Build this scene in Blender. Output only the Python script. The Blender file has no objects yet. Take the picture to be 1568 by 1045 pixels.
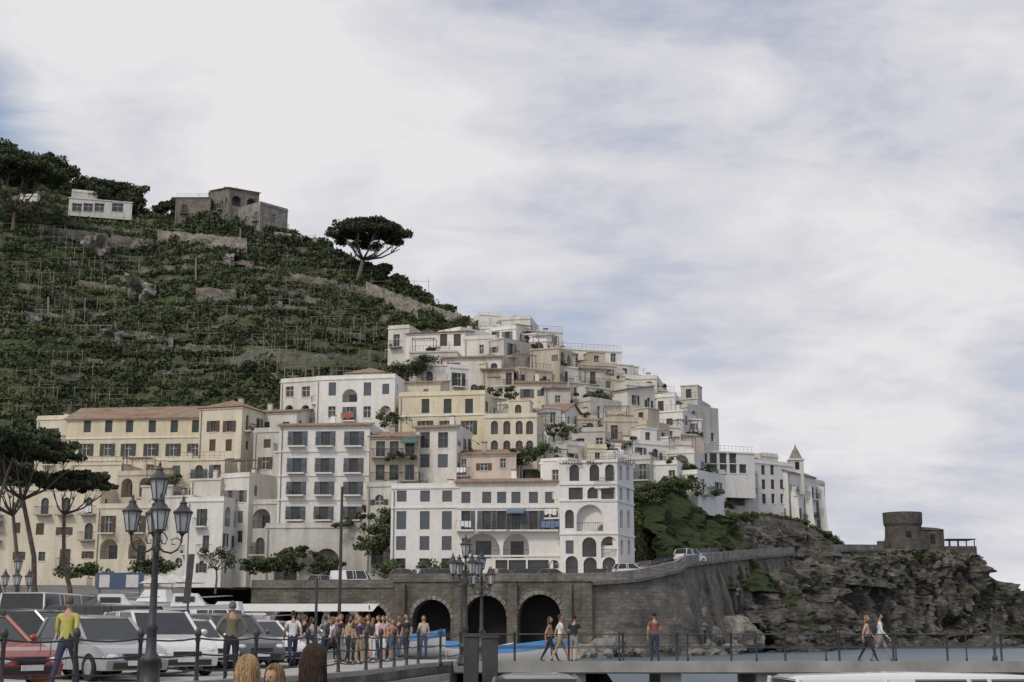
import bpy, bmesh, math, random
import numpy as np
from mathutils import Vector, Matrix, noise
random.seed(7); rng=np.random.default_rng(7)
R=random.random
def U(a,b): return a+(b-a)*random.random()
# ---------------------------------------------------------------- survey helpers
F=2178.0; TH=math.atan(442.5/F); CZ=1.0; CT=math.cos(TH); ST=math.sin(TH)
def P(u,v,d):
    x=(u-784)/F; y=(522.5-v)/F; s=d/(CT-y*ST)
    return Vector((x*s,d,CZ+(ST+y*CT)*s))
def G(u,d,z):
    return Vector(((u-784)/F*(d*CT+(z-CZ)*ST),d,z))
def interp(x,xs,ys): return float(np.interp(x,xs,ys))
# ---------------------------------------------------------------- materials
def mk(name):
    m=bpy.data.materials.new(name); m.use_nodes=True
    nt=m.node_tree; b=nt.nodes['Principled BSDF']; return m,nt,b
def N(nt,t,**k):
    n=nt.nodes.new(t)
    for a,v in k.items(): setattr(n,a,v)
    return n
def mixc(nt,fac,a,b,mode='MIX'):
    n=N(nt,'ShaderNodeMix',data_type='RGBA',blend_type=mode)
    for s,v in ((0,fac),(6,a),(7,b)):
        if hasattr(v,'is_output') or hasattr(v,'links'): nt.links.new(v,n.inputs[s])
        else: n.inputs[s].default_value=v if s==0 else (*v,1)
    return n.outputs[2]
def ntex(nt,scale,detail=5,vec=(1,1,1),rough=.6,kind='noise'):
    g=N(nt,'ShaderNodeNewGeometry'); mp=N(nt,'ShaderNodeMapping'); mp.inputs['Scale'].default_value=vec
    nt.links.new(g.outputs['Position'],mp.inputs['Vector'])
    if kind=='noise':
        t=N(nt,'ShaderNodeTexNoise'); t.inputs['Scale'].default_value=scale; t.inputs['Detail'].default_value=detail; t.inputs['Roughness'].default_value=rough
        nt.links.new(mp.outputs[0],t.inputs['Vector']); return t.outputs[0]
    t=N(nt,'ShaderNodeTexVoronoi'); t.inputs['Scale'].default_value=scale
    nt.links.new(mp.outputs[0],t.inputs['Vector']); return t.outputs[0]
def ramp(nt,src,a,b,ca=(0,0,0),cb=(1,1,1)):
    r=N(nt,'ShaderNodeValToRGB'); e=r.color_ramp.elements
    e[0].position=a;e[1].position=b;e[0].color=(*ca,1);e[1].color=(*cb,1)
    nt.links.new(src,r.inputs[0]); return r.outputs[0]
def bump(nt,b,src,st,dist=.1):
    n=N(nt,'ShaderNodeBump'); n.inputs['Strength'].default_value=st; n.inputs['Distance'].default_value=dist
    nt.links.new(src,n.inputs['Height']); nt.links.new(n.outputs[0],b.inputs['Normal'])
def plain(name,c,rough=.6,metal=0,var=.15,scale=3):
    m,nt,b=mk(name); t=ntex(nt,scale)
    col=mixc(nt,ramp(nt,t,.3,.7),tuple(x*(1-var) for x in c),tuple(min(1,x*(1+var)) for x in c))
    nt.links.new(col,b.inputs['Base Color']); b.inputs['Roughness'].default_value=rough; b.inputs['Metallic'].default_value=metal
    return m
def plaster(name,c,dirt=.5):
    m,nt,b=mk(name)
    st=ramp(nt,ntex(nt,.8,6,(1,1,.16),.7),.43,.72)
    bl=ramp(nt,ntex(nt,.22,5),.35,.7)
    fine=ramp(nt,ntex(nt,2.5,5),.3,.75,(.86,.86,.86),(1,1,1))
    d1=tuple(x*(1-.42*dirt) *k for x,k in zip(c,(1,.97,.91)))
    c1=mixc(nt,bl,c,tuple(x*(1-.2*dirt) for x in c))
    c2=mixc(nt,st,c1,d1)
    c3=mixc(nt,1.0,c2,fine,'MULTIPLY')
    nt.links.new(c3,b.inputs['Base Color']); b.inputs['Roughness'].default_value=.9
    bump(nt,b,ntex(nt,3,5),.3,.05); return m
def bricks(nt):
    g=N(nt,'ShaderNodeNewGeometry'); s=N(nt,'ShaderNodeSeparateXYZ'); nt.links.new(g.outputs['Position'],s.inputs[0])
    a=N(nt,'ShaderNodeMath',operation='MULTIPLY_ADD'); nt.links.new(s.outputs[1],a.inputs[0]); a.inputs[1].default_value=.7; nt.links.new(s.outputs[0],a.inputs[2])
    c=N(nt,'ShaderNodeCombineXYZ'); nt.links.new(a.outputs[0],c.inputs[0]); nt.links.new(s.outputs[2],c.inputs[1])
    t=N(nt,'ShaderNodeTexBrick'); nt.links.new(c.outputs[0],t.inputs['Vector']); t.inputs['Scale'].default_value=1; t.inputs['Brick Width'].default_value=.85; t.inputs['Row Height'].default_value=.38; t.inputs['Mortar Size'].default_value=.03
    t.inputs['Color1'].default_value=(1,1,1,1); t.inputs['Color2'].default_value=(.62,.62,.62,1); t.inputs['Mortar'].default_value=(.5,.5,.5,1)
    return t.outputs[0]
def stone(name,a,c,scale=.5,bs=.7,blocks=True,green=0):
    m,nt,b=mk(name)
    n1=ramp(nt,ntex(nt,scale,8,rough=.72),.35,.68)
    col=mixc(nt,n1,a,c)
    if blocks: col=mixc(nt,.7,col,bricks(nt),'MULTIPLY')
    else:
        v=ramp(nt,ntex(nt,.9,9,(1,1,.6),.75),.40,.54,(.34,.32,.30),(1,1,1)); col=mixc(nt,.9,col,v,'MULTIPLY')
    st=ramp(nt,ntex(nt,.5,6,(1,1,.12)),.48,.75,(1,1,1),(.5,.5,.5)); col=mixc(nt,1.0,col,st,'MULTIPLY')
    if green:
        gm=ramp(nt,ntex(nt,.16,7,rough=.7),.62-green*.25,.70-green*.25); col=mixc(nt,gm,col,(.045,.06,.022))
    nt.links.new(col,b.inputs['Base Color']); b.inputs['Roughness'].default_value=.95
    bump(nt,b,ntex(nt,1.6,9,rough=.7),bs,.5); return m
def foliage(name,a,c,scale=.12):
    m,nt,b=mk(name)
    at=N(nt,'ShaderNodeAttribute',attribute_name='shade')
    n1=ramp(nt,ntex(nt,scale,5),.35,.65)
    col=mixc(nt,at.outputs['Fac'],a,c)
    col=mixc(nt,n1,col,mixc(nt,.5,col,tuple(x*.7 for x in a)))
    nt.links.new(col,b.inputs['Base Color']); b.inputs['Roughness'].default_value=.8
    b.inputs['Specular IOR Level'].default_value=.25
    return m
WHITE=[plaster('plaster_white',(.86,.84,.81),.4),plaster('plaster_offwhite',(.79,.77,.72),.75),plaster('plaster_greywhite',(.67,.65,.60),1.0)]
CREAM=[plaster('plaster_cream',(.80,.73,.59),.7),plaster('plaster_yellow',(.78,.70,.52),.6),plaster('plaster_beige',(.65,.58,.47),1.0),plaster('plaster_pinkish',(.68,.58,.50),.8)]
STONE=stone('stone_masonry',(.17,.155,.135),(.34,.31,.27),.6)
STONED=stone('stone_dark',(.085,.078,.068),(.17,.157,.136),.6)
STONEL=stone('stone_pale',(.27,.25,.22),(.46,.43,.38),.7)
WALLST=stone('seawall_stone',(.13,.118,.10),(.31,.28,.235),.3,.8)
ROCK=stone('cliff_rock',(.07,.065,.058),(.25,.23,.205),.22,1.0,False,.30)
ROCKG=stone('cliff_green',(.09,.08,.06),(.24,.21,.17),.3,1.0,False,1.1)
ROCKL=stone('limestone_boulder',(.20,.19,.17),(.46,.43,.39),.5,.8,False)
def tilemat():
    m,nt,b=mk('terracotta_tiles')
    n1=ramp(nt,ntex(nt,.9,6),.3,.7); col=mixc(nt,n1,(.27,.16,.11),(.50,.33,.225))
    n2=ramp(nt,ntex(nt,.25,4),.45,.68); col=mixc(nt,n2,col,(.40,.33,.26))
    n3=ramp(nt,ntex(nt,5,3),.4,.6,(.7,.7,.7),(1,1,1)); col=mixc(nt,1.0,col,n3,'MULTIPLY')
    nt.links.new(col,b.inputs['Base Color']); b.inputs['Roughness'].default_value=.9
    g=N(nt,'ShaderNodeNewGeometry'); w=N(nt,'ShaderNodeTexWave'); w.inputs['Scale'].default_value=1.6; w.inputs['Distortion'].default_value=1
    nt.links.new(g.outputs['Position'],w.inputs['Vector']); bump(nt,b,w.outputs[1],.8,.12)
    return m
TILE=tilemat()
GLASS=plain('window_glass',(.05,.055,.06),.12,0,.5,.6)
SHUT=[plain('shutter_dark_green',(.055,.072,.064),.6),plain('shutter_blue_grey',(.12,.14,.16),.6),plain('shutter_brown',(.11,.07,.05),.6),plain('shutter_grey',(.20,.21,.21),.6)]
IRON=plain('wrought_iron',(.055,.056,.058),.5,.2,.3)
FRAME=plain('frame_white',(.65,.64,.62),.6)
FRAMES=[FRAME,FRAME,SHUT[2],SHUT[0],SHUT[3],plain('frame_wood',(.22,.14,.08),.6)]
TERR=plain('terrace_floor',(.42,.37,.32),.9)
BARK=plain('pine_bark',(.14,.11,.09),.95,0,.4,2)
WOOD=plain('chestnut_pole',(.25,.22,.185),.9)
LANT=plain('lantern_glass',(.42,.44,.46),.25)
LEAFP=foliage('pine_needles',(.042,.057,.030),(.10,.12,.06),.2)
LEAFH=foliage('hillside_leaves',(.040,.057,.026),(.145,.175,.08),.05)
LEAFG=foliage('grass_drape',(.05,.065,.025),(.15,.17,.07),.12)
CONC=plain('concrete',(.32,.31,.29),.9,0,.25,1)
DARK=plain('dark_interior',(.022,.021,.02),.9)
PLANT=plain('pot_plant_leaves',(.05,.08,.03),.8,0,.5,8)
AWN=[plain('awning_green',(.08,.16,.13),.8),plain('awning_blue',(.14,.20,.30),.8),plain('awning_cream',(.6,.52,.38),.8),plain('awning_orange',(.45,.24,.13),.8)]
LAUN=[plain('laundry_white',(.75,.75,.76),.9),plain('laundry_blue',(.16,.22,.36),.9),plain('laundry_red',(.42,.14,.11),.9)]
# ---------------------------------------------------------------- builders
class MB:
    def __init__(s): s.v=[];s.f=[];s.M=Matrix()
    def add(s,vs,fs):
        o=len(s.v); M=s.M
        s.v.extend(tuple(M@Vector(p)) for p in vs); s.f.extend(tuple(i+o for i in f) for f in fs)
    def quad(s,*p): s.add(p,[tuple(range(len(p)))])
    def box(s,x0,x1,y0,y1,z0,z1):
        s.add([(x0,y0,z0),(x1,y0,z0),(x1,y1,z0),(x0,y1,z0),(x0,y0,z1),(x1,y0,z1),(x1,y1,z1),(x0,y1,z1)],
              [(3,2,1,0),(4,5,6,7),(0,1,5,4),(1,2,6,5),(2,3,7,6),(3,0,4,7)])
    def tube(s,pts,rads,n=7,cap=True):
        pts=[Vector(p) for p in pts]
        if not hasattr(rads,'__len__'): rads=[rads]*len(pts)
        vs=[];fs=[]
        ref=Vector((0,0,1))
        for i,p in enumerate(pts):
            t=(pts[min(i+1,len(pts)-1)]-pts[max(i-1,0)]).normalized()
            r=ref if abs(t.z)<.9 else Vector((1,0,0))
            a=t.cross(r).normalized(); b=t.cross(a)
            for k in range(n):
                an=2*math.pi*k/n; vs.append(tuple(p+(a*math.cos(an)+b*math.sin(an))*rads[i]))
        for i in range(len(pts)-1):
            for k in range(n): fs.append((i*n+k,i*n+(k+1)%n,(i+1)*n+(k+1)%n,(i+1)*n+k))
        if cap: fs+= [tuple(range(n))[::-1],tuple((len(pts)-1)*n+k for k in range(n))]
        s.add(vs,fs)
    def lathe(s,prof,c=(0,0,0),n=14):
        vs=[];fs=[]
        for r,z in prof:
            for k in range(n):
                a=2*math.pi*k/n; vs.append((c[0]+r*math.cos(a),c[1]+r*math.sin(a),c[2]+z))
        for i in range(len(prof)-1):
            for k in range(n): fs.append((i*n+k,i*n+(k+1)%n,(i+1)*n+(k+1)%n,(i+1)*n+k))
        fs+=[tuple(range(n))[::-1],tuple((len(prof)-1)*n+k for k in range(n))]
        s.add(vs,fs)
    def ell(s,c,r,n=10,m=7,fn=None):
        vs=[];fs=[]
        for i in range(m+1):
            ph=math.pi*i/m
            for k in range(n):
                a=2*math.pi*k/n; p=Vector((math.sin(ph)*math.cos(a),math.sin(ph)*math.sin(a),math.cos(ph)))
                if fn: p=fn(p)
                vs.append((c[0]+r[0]*p.x,c[1]+r[1]*p.y,c[2]+r[2]*p.z))
        for i in range(m):
            for k in range(n): fs.append((i*n+k,(i+1)*n+k,(i+1)*n+(k+1)%n,i*n+(k+1)%n))
        s.add(vs,fs)
def mobj(name,vs,fs,mat,parent=None,smooth=False):
    me=bpy.data.meshes.new(name); me.from_pydata(vs,[],fs); me.materials.append(mat)
    if smooth: me.polygons.foreach_set('use_smooth',[True]*len(me.polygons))
    me.update(); o=bpy.data.objects.new(name,me); bpy.context.scene.collection.objects.link(o)
    if parent: o.parent=parent
    return o
class Thing:
    def __init__(s,name,loc=(0,0,0),rot=0.0,sc=1.0):
        s.name=name; s.parts={}; s.M=Matrix(); s.W=Matrix.Translation(Vector(loc))@Matrix.Rotation(rot,4,'Z')@Matrix.Scale(sc,4)
    def p(s,key,mat):
        if key not in s.parts: s.parts[key]=(MB(),mat)
        mb=s.parts[key][0]; mb.M=s.M; return mb
    def done(s,smooth=(),bevel={}):
        e=bpy.data.objects.new(s.name,None); bpy.context.scene.collection.objects.link(e); e.matrix_world=s.W
        e.empty_display_size=.5
        for k,(mb,mat) in s.parts.items():
            if mb.f:
                o=mobj(k,mb.v,mb.f,mat,e,k in smooth)
                if k in bevel:
                    b=o.modifiers.new('bevel','BEVEL'); b.width=bevel[k]; b.segments=3; b.limit_method='ANGLE'; b.angle_limit=.5
        return e
# ---------------------------------------------------------------- facade with real openings
def facade(t,M,W,H,ops,wall,shut,frame=FRAME,key='walls'):
    old=t.M; t.M=old@M
    w=t.p(key,wall)
    ops=[o for o in ops if o[0]>.12 and o[1]<W-.12 and o[2]>=0 and o[3]<H-.1 and o[1]-o[0]>.2]
    xs=sorted({0,W}|{o[0] for o in ops}|{o[1] for o in ops}); zs=sorted({0,H}|{o[2] for o in ops}|{o[3] for o in ops})
    for j in range(len(zs)-1):
        zc=(zs[j]+zs[j+1])/2; run=None
        for i in range(len(xs)-1):
            xc=(xs[i]+xs[i+1])/2
            hole=any(o[0]<xc<o[1] and o[2]<zc<o[3] for o in ops)
            if not hole and run is None: run=xs[i]
            if (hole or i==len(xs)-2) and run is not None:
                e=xs[i] if hole else xs[i+1]
                w.quad((run,0,zs[j]),(e,0,zs[j]),(e,0,zs[j+1]),(run,0,zs[j+1])); run=None
    for x0,x1,z0,z1,arch,k in ops:
        r={'v':1.8,'s':.12,'c':3.0}.get(k,.26); wd=x1-x0; cx=(x0+x1)/2
        if arch:
            ra=wd/2; zc=z1-ra; n=10
            arc=[(cx+ra*math.cos(math.pi*i/n),zc+ra*math.sin(math.pi*i/n)) for i in range(n+1)]
            for i in range(n):
                cor=(x1,0,z1) if i<n/2 else (x0,0,z1)
                w.quad((arc[i][0],0,arc[i][1]),cor,(arc[i+1][0],0,arc[i+1][1]))
                w.quad((arc[i][0],0,arc[i][1]),(arc[i+1][0],0,arc[i+1][1]),(arc[i+1][0],r,arc[i+1][1]),(arc[i][0],r,arc[i][1]))
            zt=zc
        else:
            zt=z1; w.quad((x0,0,z1),(x1,0,z1),(x1,r,z1),(x0,r,z1))
        w.quad((x0,0,z0),(x0,0,zt),(x0,r,zt),(x0,r,z0)); w.quad((x1,0,z0),(x1,r,z0),(x1,r,zt),(x1,0,zt)); w.quad((x0,0,z0),(x0,r,z0),(x1,r,z0),(x1,0,z0))
        if k=='s': 
            p=t.p('shutters',shut); p.quad((x0,r,z0),(x1,r,z0),(x1,r,z1),(x0,r,z1))
            for i in range(int((z1-z0)/.16)): p.box(x0+.05,cx-.03,r-.04,r-.005,z0+.05+i*.16,z0+.12+i*.16); p.box(cx+.03,x1-.05,r-.04,r-.005,z0+.05+i*.16,z0+.12+i*.16)
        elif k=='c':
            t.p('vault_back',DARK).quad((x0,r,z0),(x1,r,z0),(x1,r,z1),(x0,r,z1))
        elif k=='v':
            w.quad((x0,r,z0),(x1,r,z0),(x1,r,z1),(x0,r,z1))
            dw=min(wd*.5,1.8); g=t.p('windows',GLASS); g.box(cx-dw/2,cx+dw/2,r-.06,r-.01,z0+.02,z0+(z1-z0)*.72)
            b=t.p('balcony_rail',IRON)
            b.box(x0,x1,.1,.14,z0+.92,z0+.97)
            for i in range(int(wd/.25)): b.box(x0+.12+i*.25,x0+.15+i*.25,.105,.135,z0,z0+.92)
        else:
            t.p('windows',GLASS).quad((x0,r,z0),(x1,r,z0),(x1,r,z1),(x0,r,z1))
            f=t.p('frames',frame); f.box(cx-.03,cx+.03,r-.05,r-.004,z0,z1); f.box(x0,x0+.06,r-.05,r-.004,z0,zt); f.box(x1-.06,x1,r-.05,r-.004,z0,zt)
            f.box(x0+.06,x1-.06,r-.045,r-.006,z0+(zt-z0)*.62,z0+(zt-z0)*.62+.05)
            if not arch: t.p('window_sills',wall).box(x0-.1,x1+.1,-.07,-.003,z0-.14,z0-.02)
            if k in 'od':
                p=t.p('shutters',shut); sw=wd*.5
                for a in (x0-sw-.02,x1+.02):
                    if a>.02 and a+sw<W-.02:
                        p.box(a,a+sw,-.07,-.012,z0,zt)
                        for i in range(int((zt-z0)/.2)): p.box(a+.06,a+sw-.06,-.10,-.072,z0+.06+i*.2,z0+.14+i*.2)
            if k in 'db':
                s=t.p('balcony_slab',wall if k=='d' else CONC); b=t.p('balcony_rail',IRON); a0=x0-.5;a1=x1+.5
                s.box(a0,a1,-.95,-.004,z0-.2,z0-.02)
                b.box(a0,a1,-.93,-.89,z0+.93,z0+.98); b.box(a0,a0+.04,-.89,-.01,z0+.93,z0+.98); b.box(a1-.04,a1,-.89,-.01,z0+.93,z0+.98)
                n=int((a1-a0)/.16)
                for i in range(n+1):
                    x=a0+i*(a1-a0-.02)/n; b.box(x,x+.022,-.92,-.9,z0-.02,z0+.93)
                if R()<.16:
                    lm=random.choice([0,0,0,1,2]); l=t.p('laundry_%d'%lm,LAUN[lm]); xx=a0+.1
                    while xx<a1-.4: q=U(.25,.5); l.box(xx,xx+q,-.98,-.955,z0+U(.1,.4),z0+.95); xx+=q+.06
                if R()<.10 and not arch:
                    am=random.choice([0,1,2,2,3]); t.p('awning_%d'%am,AWN[am]).add([(a0,-.01,z1+.35),(a1,-.01,z1+.35),(a1,-1.2,z1-.2),(a0,-1.2,z1-.2),(a1,-1.2,z1-.4),(a0,-1.2,z1-.4)],[(0,1,2,3),(3,2,4,5)])
                if R()<.35:
                    for i in range(3): t.p('pot_plants',PLANT).ell((U(a0+.2,a1-.2),-.7,z0+U(.1,.5)),(.2,.18,.25),6,4)
    t.M=old
def auto_ops(W,H,fh=3.3,sp=3.0,arch=.1,zmin=.4):
    n=max(1,int(W/sp)); ops=[]; k=0
    while H-(k+1)*fh>zmin and k<7:
        z=H-(k+1)*fh; typ=random.choice('ggssoobbdd'); big=R()<.15; off=U(-.3,.3)
        for i in range(n):
            if R()<.16: continue
            x=W*(i+.5)/n+U(-.3,.3)+off; 
            kk=typ if R()<.55 else random.choice('gsodb')
            h=U(.9,1.6); z0=z+.9+U(-.15,.2); ww=U(.65,1.15)
            if kk in 'bd': z0=z+.15; h=2.15
            a=R()<arch
            if big and W/n>2.2: ww=min(W/n*.62,2.4); z0=z+.15; h=2.5; kk='v'; a=True; x=W*(i+.5)/n
            ops.append((x-ww/2,x+ww/2,z0,z0+h,a,kk))
        k+=1
    return ops
def roof(t,W,D,H,kind,wall):
    if kind=='flat':
        w=t.p('walls',wall); h=.55
        w.box(-.002,W+.002,0.003,.25,H,H+h); w.box(-.002,W+.002,D-.25,D,H,H+h); w.box(-.002,.25,.253,D-.253,H,H+h-.003); w.box(W-.25,W+.002,.253,D-.253,H,H+h-.003)
        t.p('roof',TERR).quad((.2,.2,H+.01),(W-.2,.2,H+.01),(W-.2,D-.2,H+.01),(.2,D-.2,H+.01))
        tr=t.p('cornice',wall); tr.box(-.12,W+.12,-.12,-.006,H-.1,H+.1)
    elif kind=='rail':
        t.p('roof',TERR).box(0.01,W-.01,0.01,D-.01,H,H+.12)
        b=t.p('roof_railing',IRON)
        b.box(.05,W-.05,.08,.11,H+1.0,H+1.04); b.box(.05,W-.05,.085,.105,H+.55,H+.57)
        for i in range(int(W/.7)+1): b.box(.06+i*.7,.085+i*.7,.085,.11,H+.12,H+1.0)
        tr=t.p('cornice',wall); tr.box(-.15,W+.15,-.15,-.006,H-.12,H+.12)
    else:
        r=t.p('roof',TILE); o=.35; th=.14
        def slab(pts):
            a=[(x,y,z) for x,y,z in pts]; b=[(x,y,z-th) for x,y,z in pts]; n=len(a)
            r.add(a+b,[tuple(range(n)),tuple(range(2*n-1,n-1,-1))]+[(i,(i+1)%n,n+(i+1)%n,n+i)[::-1] for i in range(n)])
        if kind=='gable':
            rh=D*.5*.42
            slab([(-o,-o,H+.1-o*.42),(W+o,-o,H+.1-o*.42),(W+o,D/2,H+.1+rh),(-o,D/2,H+.1+rh)])
            slab([(W+o,D+o,H+.1-o*.42),(-o,D+o,H+.1-o*.42),(-o,D/2+.01,H+.1+rh),(W+o,D/2+.01,H+.1+rh)])
            w=t.p('walls',wall)
            w.quad((0,0,H),(0,D,H),(0,D/2,H+rh)); w.quad((W,0,H),(W,D,H),(W,D/2,H+rh))
        elif kind=='hip':
            q=min(W,D)/2; rh=q*.45; H2=H+.02
            a=(-o,-o,H2);b=(W+o,-o,H2);c=(W+o,D+o,H2);d=(-o,D+o,H2)
            if W>D: e=(q,D/2,H2+rh);f=(W-q,D/2,H2+rh); r.add([a,b,c,d,e,f],[(0,1,5,4),(1,2,5),(2,3,4,5),(3,0,4),(3,2,1,0)])
            else: e=(W/2,q,H2+rh);f=(W/2,D-q,H2+rh); r.add([a,b,c,d,e,f],[(0,1,4),(1,2,5,4),(2,3,5),(3,0,4,5),(3,2,1,0)])
        elif kind=='shed':
            rh=D*.2
            slab([(-o,-o,H+.12),(W+o,-o,H+.12),(W+o,D,H+.12+rh),(-o,D,H+.12+rh)])
            w=t.p('walls',wall); w.quad((0,0,H),(0,D,H),(0,D,H+rh)); w.quad((W,0,H),(W,D,H),(W,D,H+rh))
        elif kind=='strip':
            slab([(-o,-.45,H-.02),(W+o,-.45,H-.02),(W+o,1.6,H+.5),(-o,1.6,H+.5)])
            t.p('walls',wall).box(0,W,1.5,D,H,H+.45)
        t.p('cornice',wall).box(-.08,W+.08,-.14,-.006,H-.25,H-.06)
    if t.name=='hotel_tower': return
    if R()<.6 and W>4:
        c=t.p('chimney',wall); x=U(.8,W-1.6); y=D*.5; hh=H+ (0 if kind in('flat','rail') else .5)
        c.box(x,x+.6,y,y+.6,hh,hh+1.5); t.p('chimney_cap',TILE).box(x-.1,x+.7,y-.1,y+.7,hh+1.52,hh+1.62)
    if R()<.5 and W>4:
        a=t.p('antenna',IRON); x=U(.8,W-.8); y=D*.45; a.box(x,x+.04,y,y+.04,H,H+2.4); a.box(x-.5,x+.5,y+.01,y+.03,H+2.2,H+2.23); a.box(x-.35,x+.35,y+.01,y+.03,H+1.9,H+1.93)
    if t.name not in ('village_house','terraced_house','white_house','balconied_house'): return
    if kind in('flat','rail') and W>5 and R()<.38:
        old=t.M; ww=U(2.4,W*.55); x=U(.3,W-ww-.3); hh=2.5; t.M=old@Matrix.Translation((x,D*.35,H+.125))
        facade(t,Matrix(),ww,hh,[(ww*.3,ww*.3+.9,.05,2.0,R()<.4,'g')],wall,SHUT[0])
        w=t.p('walls',wall); w.quad((0,0,0),(0,3,0),(0,3,hh),(0,0,hh)); w.quad((ww,0,0),(ww,3,0),(ww,3,hh),(ww,0,hh)); w.quad((0,3,0),(ww,3,0),(ww,3,hh),(0,3,hh)); w.box(-.12,ww+.12,-.12,3.1,hh+.002,hh+.16)
        t.M=old
    elif kind in('flat','rail') and W>3.5 and R()<.25:
        q=t.p('terrace_pergola',WOOD); a=.3; b=min(W-.3,a+3.5)
        for x in (a,b-.1):
            for y in (.4,2.8): q.box(x,x+.1,y,y+.1,H+.1,H+2.3)
        for i in range(8): x=a+(b-a-.1)*i/7; q.box(x,x+.08,.2,3.0,H+2.302,H+2.40)
        q.box(a-.1,b+.1,.4,.5,H+2.2,H+2.298)
GREEN=[]
def house(name,uL,uR,vT,vB,dL,dR=None,depth=9,wall=None,rf='flat',rows=None,cols=None,shut=None,fh=3.3,sp=3.0,extra=(),side=True,arch=.1,courses=False,frame=None):
    dR=dL if dR is None else dR; wall=wall or random.choice(WHITE); shut=shut or random.choice(SHUT); frame=frame or random.choice(FRAMES)
    zt=P(uL,vT,dL).z; zb=P(uL,vB,dL).z; zm=(zt+zb)/2
    a=G(uL,dL,zm); b=G(uR,dR,zm); dx=b.x-a.x; dy=b.y-a.y; W=math.hypot(dx,dy); H=zt-zb; ang=math.atan2(dy,dx)
    t=Thing(name,(a.x,a.y,zb),ang)
    def lu(u):
        k=(u-784)/F; A0=a.y*CT+(zm-CZ)*ST
        s=(k*A0-a.x)/(dx-k*dy*CT); return s
    def opn(u,v,w,h,ar,kd):
        s=lu(u); x=s*W; z=P(u,v,a.y+s*dy).z-zb
        return (x-w/2,x+w/2,z-h/2,z+h/2,ar,kd)
    if rows is None: ops=auto_ops(W,H,fh,sp,arch)
    else:
        ops=[]
        for (v,h,kd,ar) in rows:
            for c in cols: ops.append(opn(c[0],v,c[1],h,ar,kd))
    for e in extra: ops.append(opn(*e))
    facade(t,Matrix(),W,H,ops,wall,shut,frame)
    so=auto_ops(depth,H,fh,3.0,arch) if side else []
    facade(t,Matrix.Translation((W,0,0))@Matrix.Rotation(math.pi/2,4,'Z'),depth,H,so,wall,shut,frame)
    so=auto_ops(depth,H,fh,3.0,arch) if side else []
    facade(t,Matrix.Translation((0,depth,0))@Matrix.Rotation(-math.pi/2,4,'Z'),depth,H,so,wall,shut,frame)
    t.p('walls',wall).quad((W,depth,0),(0,depth,0),(0,depth,H),(W,depth,H))
    roof(t,W,depth,H,rf,wall)
    if courses:
        c=t.p('string_course',WHITE[0])
        for v in courses:
            z=P(uL,v,dL).z-zb; c.box(-.05,W+.05,-.12,-.005,z-.1,z+.1)
    if R()<.5:
        t.p('drainpipe',SHUT[3]).tube([(.35,-.08,.1),(.35,-.08,H-.3)],.06,6)
    if rf in('flat','rail') and R()<.3 and name in('village_house','white_house','terraced_house'):
        q=t.W@Vector((U(.1,.9)*W,.3,H+.5)); GREEN.append(tuple(q))
    t.done(); return t
# ---------------------------------------------------------------- foliage clouds
def leaves(name,C,Rad,n,size,mat,parent=None,shade=None,flat=.0):
    C=np.asarray(C,float); Rad=np.asarray(Rad,float); k=len(C)
    if shade is None: shade=rng.random(k)
    d=rng.normal(size=(k,n,3)); d/=np.linalg.norm(d,axis=2,keepdims=True); rr=rng.random((k,n,1))**.45
    p=(C[:,None,:]+d*rr*Rad[:,None,:]).reshape(-1,3); M=len(p)
    a=rng.normal(size=(M,3)); a[:,2]*=(1-flat); a/=np.linalg.norm(a,axis=1,keepdims=True)
    b=np.cross(a,rng.normal(size=(M,3))); b/=np.linalg.norm(b,axis=1,keepdims=True)
    s=size*(.55+.9*rng.random((M,1))); a*=s; b*=s*.7
    V=np.stack([p-a-b*.4,p+a*.2-b,p+a+b*.3,p-a*.1+b],1).reshape(-1,3)
    me=bpy.data.meshes.new(name); me.vertices.add(4*M); me.vertices.foreach_set('co',V.ravel())
    me.loops.add(4*M); me.loops.foreach_set('vertex_index',np.arange(4*M,dtype=np.int32))
    me.polygons.add(M); me.polygons.foreach_set('loop_start',np.arange(0,4*M,4,dtype=np.int32))
    me.update(calc_edges=True); me.materials.append(mat)
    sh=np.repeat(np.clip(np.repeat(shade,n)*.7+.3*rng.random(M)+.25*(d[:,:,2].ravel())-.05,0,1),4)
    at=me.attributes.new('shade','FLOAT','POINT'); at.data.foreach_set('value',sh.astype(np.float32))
    o=bpy.data.objects.new(name,me); bpy.context.scene.collection.objects.link(o)
    if parent: o.parent=parent
    return o
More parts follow.
